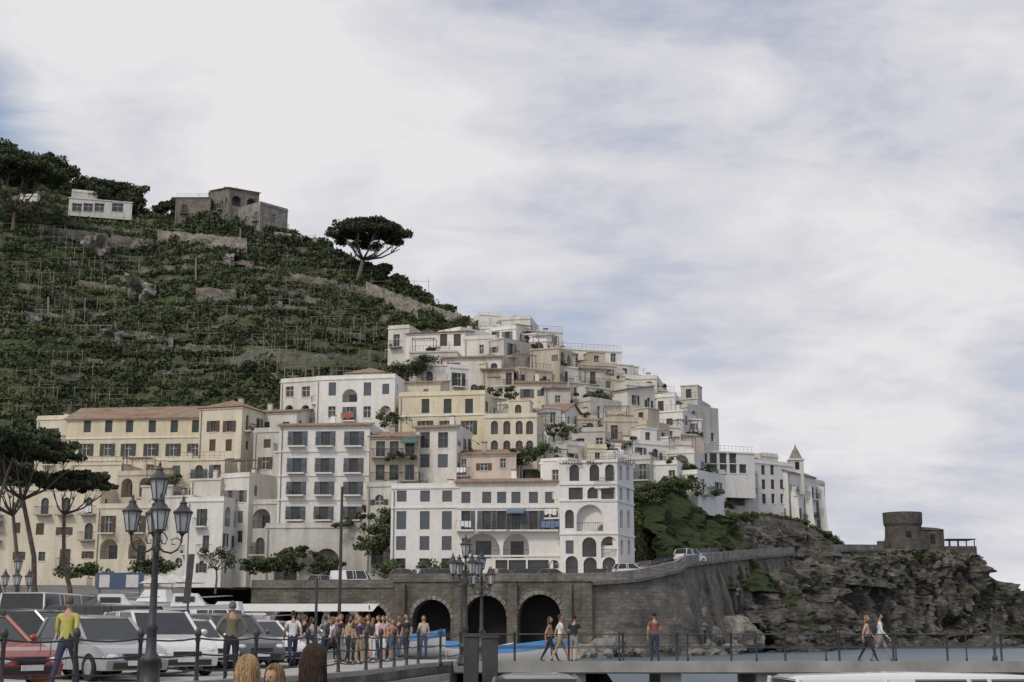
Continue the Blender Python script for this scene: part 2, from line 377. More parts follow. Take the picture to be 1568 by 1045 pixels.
def umbrella_pine(base,ctr,rx,rz,r0,ncl=60,nl=110,ls=.22,fork=None,nlimb=8):
    base=Vector(base);ctr=Vector(ctr)
    t=Thing('umbrella_pine',base); tr=t.p('trunk',BARK); c=ctr-base
    fk=Vector(fork)-base if fork else Vector((c.x*.6,c.y*.6,c.z-rz*2.2))
    mid=fk*.5+Vector((U(-.04,.04)*fk.z,0,0))
    tr.tube([(0,0,-1),fk*.25+Vector((U(-.02,.02)*fk.z,0,0)),mid,fk],[r0*1.3,r0,r0*.85,r0*.7],9)
    for i in range(nlimb):
        a=2*math.pi*i/nlimb+U(-.3,.3); q=U(.45,.85)
        e=c+Vector((math.cos(a)*rx*q,math.sin(a)*rx*q,-rz*.2)); m=fk.lerp(e,.5)+Vector((0,0,-rz*.15))
        tr.tube([fk,m,e],[r0*.55,r0*.36,r0*.14],6)
        for j in range(3):
            e2=e+Vector((U(-.25,.25)*rx,U(-.25,.25)*rx,rz*U(.1,.6))); tr.tube([m.lerp(e,.5),e2],[r0*.2,r0*.06],5)
    e=t.done(('trunk',))
    C=[];Rd=[]
    for i in range(ncl):
        a=U(0,6.283); q=math.sqrt(R())*.95; h=math.sqrt(max(0,1-q*q))
        z=rz*(h*U(.45,.95))-rz*.2*U(0,1)
        C.append((c.x+math.cos(a)*q*rx,c.y+math.sin(a)*q*rx,c.z+z)); k=U(.10,.18)*rx; Rd.append((k*1.2,k*1.2,k*.5))
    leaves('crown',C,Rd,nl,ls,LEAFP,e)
# ---------------------------------------------------------------- camera, sky, sun
sc=bpy.context.scene
cam=bpy.data.cameras.new('camera'); co=bpy.data.objects.new('camera',cam); sc.collection.objects.link(co); sc.camera=co
co.location=(0,0,CZ); co.rotation_euler=(math.pi/2+TH,0,0); cam.sensor_width=36; cam.lens=F/1568*36; cam.clip_end=40000
w=bpy.data.worlds.new('World'); sc.world=w; w.use_nodes=True; nt=w.node_tree; nt.nodes.clear()
out=N(nt,'ShaderNodeOutputWorld'); sky=N(nt,'ShaderNodeTexSky',sky_type='NISHITA'); sky.sun_disc=False
SUN=Vector((-.45,-.70,.80)).normalized()
sky.sun_elevation=math.asin(SUN.z); sky.sun_rotation=math.atan2(SUN.x,SUN.y); sky.air_density=1.0; sky.dust_density=1.5
b1=N(nt,'ShaderNodeBackground'); b1.inputs[1].default_value=.13; nt.links.new(sky.outputs[0],b1.inputs[0])
tc=N(nt,'ShaderNodeTexCoord'); sp=N(nt,'ShaderNodeSeparateXYZ'); nt.links.new(tc.outputs['Generated'],sp.inputs[0])
def math_(op,a,b=None,clamp=False):
    n=N(nt,'ShaderNodeMath',operation=op); n.use_clamp=clamp
    for i,v in enumerate((a,b)):
        if v is None: continue
        if isinstance(v,(int,float)): n.inputs[i].default_value=v
        else: nt.links.new(v,n.inputs[i])
    return n.outputs[0]
zz=math_('ADD',math_('MAXIMUM',sp.outputs[2],0.0),.30)
cb=N(nt,'ShaderNodeCombineXYZ'); nt.links.new(math_('DIVIDE',sp.outputs[0],zz),cb.inputs[0]); nt.links.new(math_('DIVIDE',sp.outputs[1],zz),cb.inputs[1])
def wn(scale,rot,sv,detail=7,rough=.52,dist=.3,loc=(0,0,0)):
    mp=N(nt,'ShaderNodeMapping'); mp.inputs['Rotation'].default_value=(0,0,rot); mp.inputs['Scale'].default_value=sv; mp.inputs['Location'].default_value=loc
    nt.links.new(cb.outputs[0],mp.inputs[0]); t=N(nt,'ShaderNodeTexNoise'); t.inputs['Scale'].default_value=scale; t.inputs['Detail'].default_value=detail
    t.inputs['Roughness'].default_value=rough; t.inputs['Distortion'].default_value=dist; nt.links.new(mp.outputs[0],t.inputs[0]); return t.outputs[0]
n1=wn(2.0,.6,(1,.7,1),6,.5,.2,loc=(3.1,1.2,0)); n2=wn(5.5,-.5,(.7,1.2,1),9,.58,.4,(1,5,0)); n3=wn(14,-.3,(.9,1.0,1),8,.6,.4,(4,2,0))
s_=math_('ADD',math_('ADD',math_('MULTIPLY',n1,.58),math_('MULTIPLY',n2,.30)),math_('MULTIPLY',n3,.12))
s2=math_('SUBTRACT',s_,math_('MULTIPLY',sp.outputs[0],.18))
vd=N(nt,'ShaderNodeVectorMath',operation='DISTANCE'); nt.links.new(tc.outputs['Generated'],vd.inputs[0]); vd.inputs[1].default_value=(-.352,.877,.33)
gap=math_('SUBTRACT',math_('ADD',vd.outputs['Value'],math_('MULTIPLY',n2,.10)),.045)
gapm=ramp(nt,gap,.018,.06,(.15,.15,.15),(1,1,1))
cover=mixc(nt,1.0,ramp(nt,s2,.34,.46,(.68,.68,.68),(1,1,1)),gapm,'MULTIPLY')
br=ramp(nt,s2,.37,.56,(.48,.50,.60),(.80,.785,.80))
b2=N(nt,'ShaderNodeBackground'); b2.inputs[1].default_value=1.0; nt.links.new(br,b2.inputs[0])
mx=N(nt,'ShaderNodeMixShader'); nt.links.new(cover,mx.inputs[0]); nt.links.new(b1.outputs[0],mx.inputs[1]); nt.links.new(b2.outputs[0],mx.inputs[2]); nt.links.new(mx.outputs[0],out.inputs[0])
sl=bpy.data.lights.new('sun','SUN'); sl.energy=1.4; sl.angle=math.radians(12); sl.color=(1,.93,.82); so=bpy.data.objects.new('sun',sl); sc.collection.objects.link(so)
so.rotation_euler=SUN.to_track_quat('Z','Y').to_euler()
sc.view_settings.view_transform='Standard'; sc.view_settings.look='None'; sc.view_settings.exposure=0
# ---------------------------------------------------------------- sea
m,nt_,b_=mk('sea_water'); nt_.links.new(mixc(nt_,ramp(nt_,ntex(nt_,.12,6,(1,.4,1)),.35,.65),(.075,.115,.14),(.12,.165,.19)),b_.inputs['Base Color']); b_.inputs['Roughness'].default_value=.38
bump(nt_,b_,ntex(nt_,.8,8,(1,.5,1),.65),.8,.7)
mobj('sea',[(-9000,-200,-1.7),(12000,-200,-1.7),(12000,20000,-1.7),(-9000,20000,-1.7)],[(0,1,2,3)],m)
# ---------------------------------------------------------------- terrain hill
TU=[-900,-300,0,110,200,260,330,450,520,600,720,860,950,1040,1100,1200,1290]
RV=[190,205,240,290,322,325,325,358,385,432,497,570,600,665,725,795,842]
RD=[350,345,340,335,330,325,320,310,300,285,262,252,247,240,242,257,270]
BV=[740,740,740,735,720,705,700,680,680,680,720,740,770,770,800,830,846]
BD=[208,206,206,206,206,206,206,206,206,204,200,198,196,205,214,236,256]
def hill(u,t):
    a=P(u,interp(u,TU,BV),interp(u,TU,BD)); b=P(u,interp(u,TU,RV),interp(u,TU,RD))
    p=a.lerp(b,t); k=max(0,min(1,(860-u)/150))
    p.z+=k*(math.sin(t*math.pi)*-3.0+ 5*noise.noise(Vector((u*.006,t*2.2,3)))*math.sin(t*math.pi))
    if k>0:
        st=3.4; zs=p.z+2.6*noise.noise(Vector((p.x*.03,p.y*.03,0)))+.05*p.x; q=zs/st; f=q-math.floor(q); f2=0 if f<.66 else (f-.66)/.34
        f2=f2*f2*(3-2*f2); p.z+=k*(-(f-f2)*st)*.88
    return p
nu,ntt=420,230; vs=[];fs=[]
for i in range(nu):
    u=-700+(1290+700)*i/(nu-1)
    col=[]
    a=hill(u,0); col.append((a.x,a.y-4,-3)); 
    for j in range(ntt): p=hill(u,j/(ntt-1)); col.append(tuple(p))
    r=Vector(col[-1]); col.append((r.x*1.08,r.y+18,r.z-3)); col.append((r.x*1.3,r.y+140,min(r.z*.4,20))); col.append((r.x*1.5,r.y+260,-3))
    vs+=col
L=len(col)
for i in range(nu-1):
    for j in range(L-1): fs.append((i*L+j,(i+1)*L+j,(i+1)*L+j+1,i*L+j+1))
m,nt_,b_=mk('hillside_ground')
g=N(nt_,'ShaderNodeNewGeometry'); sx=N(nt_,'ShaderNodeSeparateXYZ'); nt_.links.new(g.outputs['True Normal'],sx.inputs[0])
st=ramp(nt_,sx.outputs[2],.42,.66,(1,1,1),(0,0,0))
pat=ramp(nt_,ntex(nt_,.07,6,rough=.75),.50,.62)
sto=mixc(nt_,ramp(nt_,ntex(nt_,.9,7),.35,.7),(.10,.095,.08),(.28,.265,.23))
gr=mixc(nt_,ramp(nt_,ntex(nt_,.3,7),.35,.7),(.035,.05,.022),(.095,.115,.052))
gr=mixc(nt_,ramp(nt_,ntex(nt_,.11,6),.60,.74),gr,(.13,.13,.075))
stf=mixc(nt_,1.0,st,pat,'MULTIPLY')
nt_.links.new(mixc(nt_,stf,gr,sto),b_.inputs['Base Color']); b_.inputs['Roughness'].default_value=.95; bump(nt_,b_,ntex(nt_,1.5,8),.8,.4)
mobj('hillside_terrain',vs,fs,m)
C=[];Rd=[];sh=[]
for i in range(17500):
    u=U(-120,770); t=U(0,1); p=hill(u,t)
    dn=noise.noise(Vector((p.x*.03,p.y*.03,p.z*.05))); d2=noise.noise(Vector((p.x*.12,p.y*.12,p.z*.12+9)))
    if dn+.5*d2<-.46: continue
    s=U(.35,1.05)*(1+.5*max(0,dn)+.8*max(0,d2)); C.append((p.x,p.y,p.z+s*.35)); Rd.append((s*1.7,s*1.1,s*.75)); sh.append(min(1,max(0,.48+.9*dn+.7*d2+U(-.3,.3))))
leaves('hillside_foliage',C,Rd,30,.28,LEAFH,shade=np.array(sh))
C=[];Rd=[]
def ridge_mass(u0,u1,hv,n,r):
    for i in range(n):
        u=U(u0,u1); p=hill(u,U(.95,1.0)); h=hv*U(.3,1)*(.75+.5*abs(noise.noise(Vector((u*.05,0,0)))))
        C.append((p.x,p.y+U(0,4),p.z+h)); k=r*U(.6,1.2); Rd.append((k*1.2,k*1.2,k*.8))
ridge_mass(-200,60,6.5,170,1.6); ridge_mass(60,215,8.5,190,1.4); ridge_mass(235,270,6.5,18,1.1); ridge_mass(400,480,2.0,40,1.1); ridge_mass(470,555,1.8,60,1.1); ridge_mass(560,640,4,60,1.2); ridge_mass(590,725,2.4,90,1.0)
for i in range(130):
    u=U(225,455); p=hill(u,U(.86,.97)); s=U(.8,1.7); C.append((p.x,p.y,p.z+s*.6)); Rd.append((s*1.2,s,s))
for i in range(110):
    u=U(-50,620); p=hill(u,U(.1,.9)); s=U(1.2,2.2); C.append((p.x,p.y,p.z+s)); Rd.append((s*1.1,s,s))
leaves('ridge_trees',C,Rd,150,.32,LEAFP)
t=Thing('pergola_poles'); mb=t.p('poles',WOOD)
for i in range(240):
    u=U(-60,600); tt=U(.03,.93); p=hill(u,tt); dx=U(1.8,3)
    n=random.choice([2,3,4,5])
    for k in range(n):
        x=p.x+k*dx; mb.box(x-.04,x+.04,p.y-.04,p.y+.04,p.z-.5,p.z+U(2.0,2.7))
    mb.box(p.x-.3,p.x+(n-1)*dx+.3,p.y-.025,p.y+.025,p.z+2.0,p.z+2.05)
for u,v0,v1 in ((452,528,560),(74,455,520),(452,560,600),(368,350,400),(300,395,440)):
    d=interp(v1,(300,700),(330,212)); a=P(u,v1,d);b=P(u,v0,d); mb.tube([a,b],.18,6)
t.done()
def hillwall(u0,v0,u1,v1,hpx,mat=STONEL,name='retaining_wall',amp=.25,th=1.0):
    n=max(6,int(abs(u1-u0)/4)); m=8; vs=[];fs=[]
    def dd(u,v):
        lo,hi=0,1
        for _ in range(24):
            mi=(lo+hi)/2; q=hill(u,mi); vv=P(u,v,q.y).z
            if q.z<vv: lo=mi
            else: hi=mi
        return hill(u,lo).y
    d0=dd(u0,v0+hpx);d1=dd(u1,v1+hpx)
    for i in range(n+1):
        s=i/n; u=u0+(u1-u0)*s; v=v0+(v1-v0)*s; d=d0+(d1-d0)*s-.8
        top=P(u,v,d); bot=P(u,v+hpx*1.15,d)
        for j in range(m+1):
            q=top.lerp(bot,j/m); q.y+=amp*noise.fractal(q*.35,.8,2,4)*2; q.z+=amp*noise.noise(q*.2)*(1 if j<m else 0)+(.5*noise.noise(Vector((u*.15,v,0))) if j==0 else 0); vs.append(tuple(q))
    o=len(vs)
    for i in range(n):
        for j in range(m): a=i*(m+1)+j; fs.append((a,a+1,a+m+2,a+m+1))
    for i in range(n+1): q=vs[i*(m+1)]; vs.append((q[0],q[1]+th,q[2]))
    for i in range(n): fs.append((i*(m+1),(i+1)*(m+1),o+i+1,o+i))
    mobj(name,vs,fs,mat)
hillwall(240,352,378,366,26); hillwall(560,432,640,462,24,STONEL); hillwall(640,462,722,486,14,STONEL); hillwall(300,440,362,445,20,STONE); hillwall(60,345,235,368,14,STONE)
hillwall(376,405,560,440,10,STONE); hillwall(210,512,265,516,14,STONE); hillwall(420,355,485,365,9,STONEL); hillwall(0,405,120,400,9,STONE); hillwall(290,528,340,532,12,STONE)
hillwall(120,430,200,442,9,STONE); hillwall(480,498,560,512,8,STONE); hillwall(60,478,150,482,7,STONE); hillwall(380,470,470,470,8,STONE)
for i in range(20):
    u=U(-20,560); v=U(400,620)
    if v>interp(u,[0,430,600],[600,600,500]) or v<interp(u,TU,RV)+40: continue
    w_=U(25,85); hillwall(u,v,u+w_,v+U(-3,6),U(4,8),STONE)
for a in ((128,358,168,366,38),(195,425,238,432,34),(155,503,182,506,24),(40,475,62,480,20),(340,385,360,392,16)): hillwall(*a,ROCKL,'rock_outcrop',1.6,3)
# ---------------------------------------------------------------- hill-top buildings
house('stone_monastery',268,322,303,345,318,depth=10,wall=STONE,rf='rail',fh=4,sp=3)
house('stone_monastery',318,352,297,350,322,depth=10,wall=STONE,rf='flat',fh=4,sp=3)
house('stone_monastery',350,396,288,352,312,316,depth=12,wall=STONE,rf='shed',fh=4.2,sp=3.2,arch=.6)
house('stone_monastery',398,440,312,362,308,314,depth=9,wall=STONEL,rf='flat',fh=4,sp=4)
house('white_villa',105,202,303,330,318,322,depth=8,wall=WHITE[1],rf='rail',rows=[(318,2.0,'g',False)],cols=[(118,2.2),(135,2.2),(152,2.2),(180,2.6)])
house('white_villa',110,150,293,306,326,328,depth=8,wall=WHITE[1],rf='flat',sp=4)
house('white_villa',28,56,300,330,320,depth=8,wall=WHITE[1],sp=3)
umbrella_pine(P(545,455,284),P(564,368,286),8.8,4.6,.55,130,150,.26,fork=P(556,398,285),nlimb=9)
umbrella_pine(P(8,420,300),P(25,275,300),10.5,5,.45,120,140,.28,fork=P(22,325,300))
# ---------------------------------------------------------------- left buildings
W0,W1,W2=WHITE; CR,YE,BE,PK=CREAM
def six(us,w=1.05): return [(u,w) for u in us]
house('long_yellow_apartment_building',98,306,642,790,197,195,depth=11,wall=YE,rf='gable',rows=[(653,1.7,'s',False),(689,1.7,'o',False),(722,1.9,'g',False),(752,1.8,'s',False)],cols=six([130,163,195,230,264,297]),shut=SHUT[0],courses=[672,706])
house('yellow_apartment_building',52,104,643,790,200,199,depth=9,wall=CR,rf='flat',shut=SHUT[0])
house('cream_apartment_building',302,368,626,800,193,191,depth=10,wall=CR,rf='hip',rows=[(653,1.5,'o',False),(682,1.6,'s',False),(712,1.7,'d',False),(745,1.6,'s',False)],cols=six([324,349],.95),shut=SHUT[2])
house('cream_apartment_building',364,452,634,800,198,196,depth=9,wall=W1,rf='shed',rows=[(656,1.8,'s',False),(692,1.8,'s',False),(727,1.8,'s',False)],cols=six([374,405,436]),shut=SHUT[0])
house('narrow_house',386,432,662,820,188,187,depth=8,wall=W2,rf='flat',sp=2.6,fh=3.0)
house('waterfront_house',-60,150,752,905,186,184,depth=10,wall=CR,rf='flat',sp=2.8,shut=SHUT[2],arch=.4)
house('waterfront_house',105,182,712,850,190,189,depth=9,wall=CR,rf='rail',sp=2.4,arch=.4)
house('waterfront_house',145,232,778,905,181.5,181,depth=10,wall=CR,rf='flat',sp=2.5,shut=SHUT[2],arch=.3)
house('waterfront_house',228,292,762,900,183,181,depth=10,wall=W1,rf='rail',sp=2.3,shut=SHUT[2],arch=.3)
house('balconied_house',178,262,728,850,189,187,depth=8,wall=BE,rf='flat',sp=2.2,fh=3.1)
house('balconied_house',215,262,745,850,186,185,depth=6,wall=W2,rf='rail',sp=2.2,fh=3.0,arch=.4)
house('balconied_house',254,342,705,820,188,187,depth=8,wall=CR,rf='rail',sp=2.5,fh=3.0,arch=.5)
house('balconied_house',290,336,735,830,184,183,depth=5,wall=W1,rf='rail',sp=2.1,fh=2.9,arch=.6)
house('white_house',284,340,768,900,180,179,depth=9,wall=W0,rf='flat',sp=2.8)
house('white_house',334,379,732,900,184,182,depth=9,wall=W1,rf='flat',rows=[(760,1.5,'o',False),(792,1.5,'s',False),(822,1.5,'g',False)],cols=six([350,367],.85))
house('small_house',374,424,772,900,183,182,depth=7,wall=W2,rf='flat',sp=2.6)
house('white_apartment_block',426,565,652,812,181,180,depth=11,wall=W0,rf='strip',rows=[(672,1.9,'d',False),(713,1.9,'d',False),(748,1.7,'d',False),(786,1.7,'d',False)],cols=six([454,497,541],1.25),shut=SHUT[1],courses=[692,729,766])
house('stone_undercroft',405,560,808,905,180,179,depth=8,wall=W2,rf='flat',rows=[(868,4.5,'v',True)],cols=[(440,3.2),(500,3.2)],side=False)
house('white_house',428,486,586,700,203,201,depth=9,wall=W1,rf='flat',rows=[(600,1.5,'g',False),(632,2.2,'v',True)],cols=six([442,467],1.3))
house('white_house',483,604,582,680,200,198,depth=10,wall=W0,rf='flat',rows=[(596,1.9,'s',False),(631,1.6,'g',False)],cols=six([508,562],1.1),extra=[(535,606,2.2,1.9,True,'v'),(590,596,1.0,1.5,False,'s'),(535,634,1.0,2.0,False,'d'),(590,632,1.6,2.0,True,'v')],shut=SHUT[1])
house('house_with_tiled_roof',528,590,573,600,206,205,depth=9,wall=CR,rf='hip',sp=3)
house('house_with_tiled_roof',592,674,588,640,204,203,depth=8,wall=CR,rf='shed',sp=3)
house('yellow_villa',610,742,607,720,195,193,depth=10,wall=YE,rf='flat',rows=[(622,2.0,'s',False),(655,1.9,'o',False)],cols=six([651,685,718,737],1.1),shut=SHUT[0],courses=[638])
house('stone_house',566,640,670,780,178.5,178,depth=9,wall=BE,rf='shed',rows=[(688,2.0,'b',False),(724,2.0,'b',False),(752,1.5,'g',False)],cols=six([582,603,627],1.15),shut=SHUT[2])
house('white_house',636,699,655,760,180,179,depth=9,wall=W1,rf='strip',rows=[(674,2.0,'g',False),(706,1.7,'s',False)],cols=six([650,678],1.3),shut=SHUT[1])
house('house_with_tiled_roof',700,790,697,750,180,179,depth=7,wall=PK,rf='shed',sp=2.2,fh=2.8)
house('white_house',742,822,640,720,188,187,depth=8,wall=CR,rf='flat',rows=[(655,1.8,'g',True),(685,1.8,'g',True)],cols=six([757,776,795,811],.95))
house('small_house',560,606,745,905,176,175,depth=7,wall=W2,rf='flat',sp=2.6)
# ---------------------------------------------------------------- seafront hotel
house('seafront_hotel',598,702,748,910,166,165,depth=12,wall=W0,rf='flat',rows=[(760,1.3,'s',False),(797,2.1,'s',False),(832,1.6,'s',False),(868,1.9,'g',False)],cols=six([614,650,684],1.15),shut=SHUT[1],courses=[778])
house('seafront_hotel',700,858,738,910,165,164,depth=13,wall=W0,rf='strip',
  rows=[(762,1.3,'s',False),(797,2.2,'d',False)],cols=six([713,745,768,790,817,842],1.05),shut=SHUT[1],courses=[778,816,852],
  extra=[(738,836,4.2,2.9,True,'v'),(790,836,3.0,2.8,True,'v'),(838,836,3.0,2.8,True,'v'),(714,836,1.0,1.8,False,'g'),(728,872,1.6,2.1,False,'g'),(768,872,1.4,2.1,False,'g'),(792,872,2.0,2.1,False,'g'),(824,872,2.4,2.1,False,'g'),(848,872,1.2,2.1,True,'g')])
house('hotel_tower',828,870,710,900,168,166,depth=12,wall=W0,rf='flat',rows=[(728,1.6,'g',True),(760,1.6,'s',False)],cols=six([842,858],.9),shut=SHUT[1])
house('hotel_tower',857,946,708,905,162,161,depth=12,wall=W0,rf='rail',rows=[(724,1.9,'g',True)],cols=six([880,911,935],1.1),shut=SHUT[1],courses=[742,767,818],side=False,
  extra=[(882,757,1.6,1.5,False,'g'),(908,755,1.2,1.3,True,'g'),(932,757,1.6,1.5,False,'g'),(903,793,3.0,3.0,True,'v'),(936,793,2.0,2.8,True,'v'),(872,795,1.0,2.1,True,'g'),(902,838,1.6,2.2,True,'g'),(932,838,1.8,2.4,True,'v'),(872,838,.9,1.5,False,'s'),(875,866,1.4,2.1,True,'g'),(903,868,1.5,2.1,True,'g'),(932,868,1.5,2.1,True,'g')])
house('hotel_tower',945,971,703,905,161.2,167,depth=9,wall=W0,rf='rail',rows=[(724,1.8,'g',True),(757,1.4,'g',False),(795,2.1,'g',True),(838,1.8,'g',True)],cols=six([952,963],1.0),courses=[742,767,818])
e=bpy.data.objects.new('hotel_sign',None); sc.collection.objects.link(e); q=P(862,712,161.3); e.location=q
cu=bpy.data.curves.new('letters','FONT'); cu.body='HOTEL  MARINA  RIVIERA'; cu.size=.72; cu.extrude=.03; cu.materials.append(IRON); lo_=bpy.data.objects.new('letters',cu); sc.collection.objects.link(lo_); lo_.parent=e; lo_.rotation_euler=(math.pi/2,0,-.01)
# ---------------------------------------------------------------- village stack
house('ridge_house',735,768,482,560,243,244,depth=8,wall=W0,rf='flat',sp=2.8)
house('ridge_house',762,812,490,570,240,239,depth=9,wall=W1,rf='flat',sp=3.2,arch=.4)
house('ridge_house',808,862,506,570,240,242,depth=9,wall=W1,rf='rail',sp=2.6)
house('ridge_house',862,953,534,640,236,239,depth=11,wall=W0,rf='rail',rows=[(548,1.5,'g',False),(568,1.6,'s',False),(590,1.6,'g',False)],cols=six([882,900,918,940],1.0))
house('white_house',792,862,543,640,229,227,depth=9,wall=W0,rf='flat',rows=[(563,2.9,'s',False),(596,2.6,'s',False)],cols=six([807,823,839,854],.95),shut=SHUT[0])
house('house_with_tiled_roof',677,768,548,620,218,217,depth=9,wall=W1,rf='strip',sp=3.0,arch=.3)
house('house_with_tiled_roof',622,712,512,560,228,226,depth=8,wall=W0,rf='shed',rows=[(521,2.0,'s',False)],cols=six([632,644,679,700],1.2),shut=SHUT[2])
house('small_house',594,626,504,560,230,229,depth=8,wall=W1,rf='flat',sp=3)
house('white_house',710,760,520,600,226,225,depth=9,wall=W1,rf='flat',sp=2.8)
house('white_house',627,700,540,600,221,220,depth=8,wall=W2,rf='rail',sp=3,arch=.4)
SU=[590,735,800,860,950,1000,1040,1075]; SV=[520,500,515,545,575,598,622,660]
BU=[590,700,830,900,970,1060]; BVv=[650,690,695,710,735,735]
def fill(u0,u1,rowsN):
    for k in range(rowsN):
        tt=1-(k+.3)/rowsN; u=u0+U(0,15)
        while u<u1:
            wpx=U(24,54); s=interp(u,SU,SV); b=interp(u,BU,BVv); v=b+(s-b)*tt-38+40*(1-tt)+U(-10,10)
            v=max(v,s+3)
            d=190+(238-190)*tt+U(-2,2)
            wl=random.choices([W0,W1,W2,CR,BE,PK,YE],[8,7,4,2,1.4,.8,.5])[0]
            ya=U(-3.5,4)
            house(random.choice(['village_house','white_house','terraced_house']),u,u+wpx,v,v+U(60,90),d,d+ya,depth=U(6,9),wall=wl,
                  rf=random.choices(['flat','rail','shed','strip','gable'],[7,4.5,.9,1.0,.3])[0],fh=U(2.8,3.2),sp=U(1.9,2.6),arch=U(0,.5))
            u+=wpx*U(.72,1.0)
fill(745,1045,8)
fill(640,760,3)
for a in ((956,1000,578,660,234),(975,1022,596,680,228),(1000,1044,610,690,224),(1040,1076,640,740,222),(1030,1062,628,720,228),(925,985,645,735,205),(968,1032,678,745,199),(1000,1050,690,760,203),(940,975,700,760,192),(985,1040,712,775,194)):
    house('village_house',a[0],a[1],a[2],a[3],a[4],a[4]+U(0,4),depth=8,wall=random.choice([W0,W1,BE,CR]),rf=random.choice(['flat','rail','flat']),sp=2.2,fh=2.9,arch=.4)
house('long_white_house',1062,1156,690,760,222,226,depth=9,wall=W0,rf='rail',rows=[(702,1.6,'g',False),(718,1.4,'g',False)],cols=six([1078,1093,1108,1123,1138],1.3),shut=SHUT[1])
house('white_house',1064,1112,722,800,216,219,depth=8,wall=W1,rf='flat',sp=2.8)
house('arched_house',1098,1162,720,812,224,230,depth=9,wall=W2,rf='flat',rows=[(750,5.0,'v',True)],cols=[(1126,4.4)])
house('white_convent',1155,1216,708,812,232,238,depth=10,wall=W0,rf='flat',rows=[(720,1.6,'s',False),(742,1.6,'s',False),(764,1.6,'g',False)],cols=six([1170,1184,1198],.9),shut=SHUT[2])
house('white_convent',1168,1192,698,730,240,242,depth=8,wall=W1,rf='flat',sp=3)
house('white_convent',1208,1250,722,830,236,246,depth=10,wall=W0,rf='gable',sp=3,fh=4,arch=.8)
house('white_convent',1236,1265,735,835,244,252,depth=8,wall=W1,rf='flat',sp=3.6)
house('white_convent',1105,1150,790,812,226,230,depth=6,wall=W1,rf='rail',sp=3)
t=Thing('bell_tower',P(1219,722,241)); mb=t.p('shaft',W1); mb.box(-1.1,1.1,-1.1,1.1,-4,1.8); t.p('cornice',W0).box(-1.3,1.3,-1.3,1.3,1.8,2.05)
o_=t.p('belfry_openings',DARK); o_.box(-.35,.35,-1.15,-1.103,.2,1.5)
t.p('spire',STONEL).lathe([(1.15,2.06),(1.0,2.5),(.55,3.4),(.12,4.2),(.03,4.7)],n=8); t.done()
t=Thing('convent_buttress',(0,0,0)); mb=t.p('wall',W1); 
for u,dd in ((1216,238),(1238,243),(1258,249)):
    a=P(u,745,dd-2); mb.add([(a.x-.6,a.y-4,8),(a.x+.6,a.y-4,8),(a.x+.6,a.y+3,8),(a.x-.6,a.y+3,8),(a.x-.6,a.y+1,a.z),(a.x+.6,a.y+1,a.z),(a.x+.6,a.y+3,a.z),(a.x-.6,a.y+3,a.z)],[(0,1,5,4),(1,2,6,5),(2,3,7,6),(3,0,4,7),(4,5,6,7)])
t.done()
# ---------------------------------------------------------------- cliffs / sea wall
def ribbon(name,path,zbot,mat,nseg,rows,outw,amp,sc_=.12,inward=25,clean=.15,seed=0,pw=1.3):
    pts=[P(*p) for p in path]; L=[0]
    for a,b in zip(pts,pts[1:]): L.append(L[-1]+(b-a).length)
    st=[]
    for i in range(nseg+1):
        s=L[-1]*i/nseg; st.append(Vector([float(np.interp(s,L,[p[k] for p in pts])) for k in range(3)]))
    vs=[];fs=[]; m=rows+4
    for i,p in enumerate(st):
        tg=(st[min(i+1,nseg)]-st[max(i-1,0)]); tg.z=0; tg.normalize(); on=Vector((tg.y,-tg.x,0))
        for j,q in enumerate((1.0,.4,.05)):
            c=p-on*inward*q; c.z+=.8*noise.noise(c*.2) if q>.3 else 0; vs.append(tuple(c))
        for j in range(rows+1):
            t=j/rows; c=p+on*(outw*t**pw); c.z=p.z+(zbot-p.z)*t
            k=min(1,t/clean) if clean>0 else 1
            s=c*sc_+Vector((seed,0,0)); s.z*=.55
            dsp=(noise.ridged_multi_fractal(s,.7,2.2,7,1,2)-.9)*.9+noise.fractal(s*4,.6,2,5)*.45
            cell=noise.cell_vector(c*.33+Vector((seed,1,2))) ; c2=noise.cell_vector(c*.8+Vector((seed,5,2))); dsp+=(cell.x-.5)*.34+(c2.x-.5)*.16
            c+=on*amp*dsp*k; c.z+=amp*.35*noise.noise(s*5)*k*(1 if j<rows else 0); vs.append(tuple(c))
    for i in range(nseg):
        for j in range(m-1): a=i*m+j; fs.append((a,a+1,a+m+1,a+m))
    return mobj(name,vs,fs,mat)
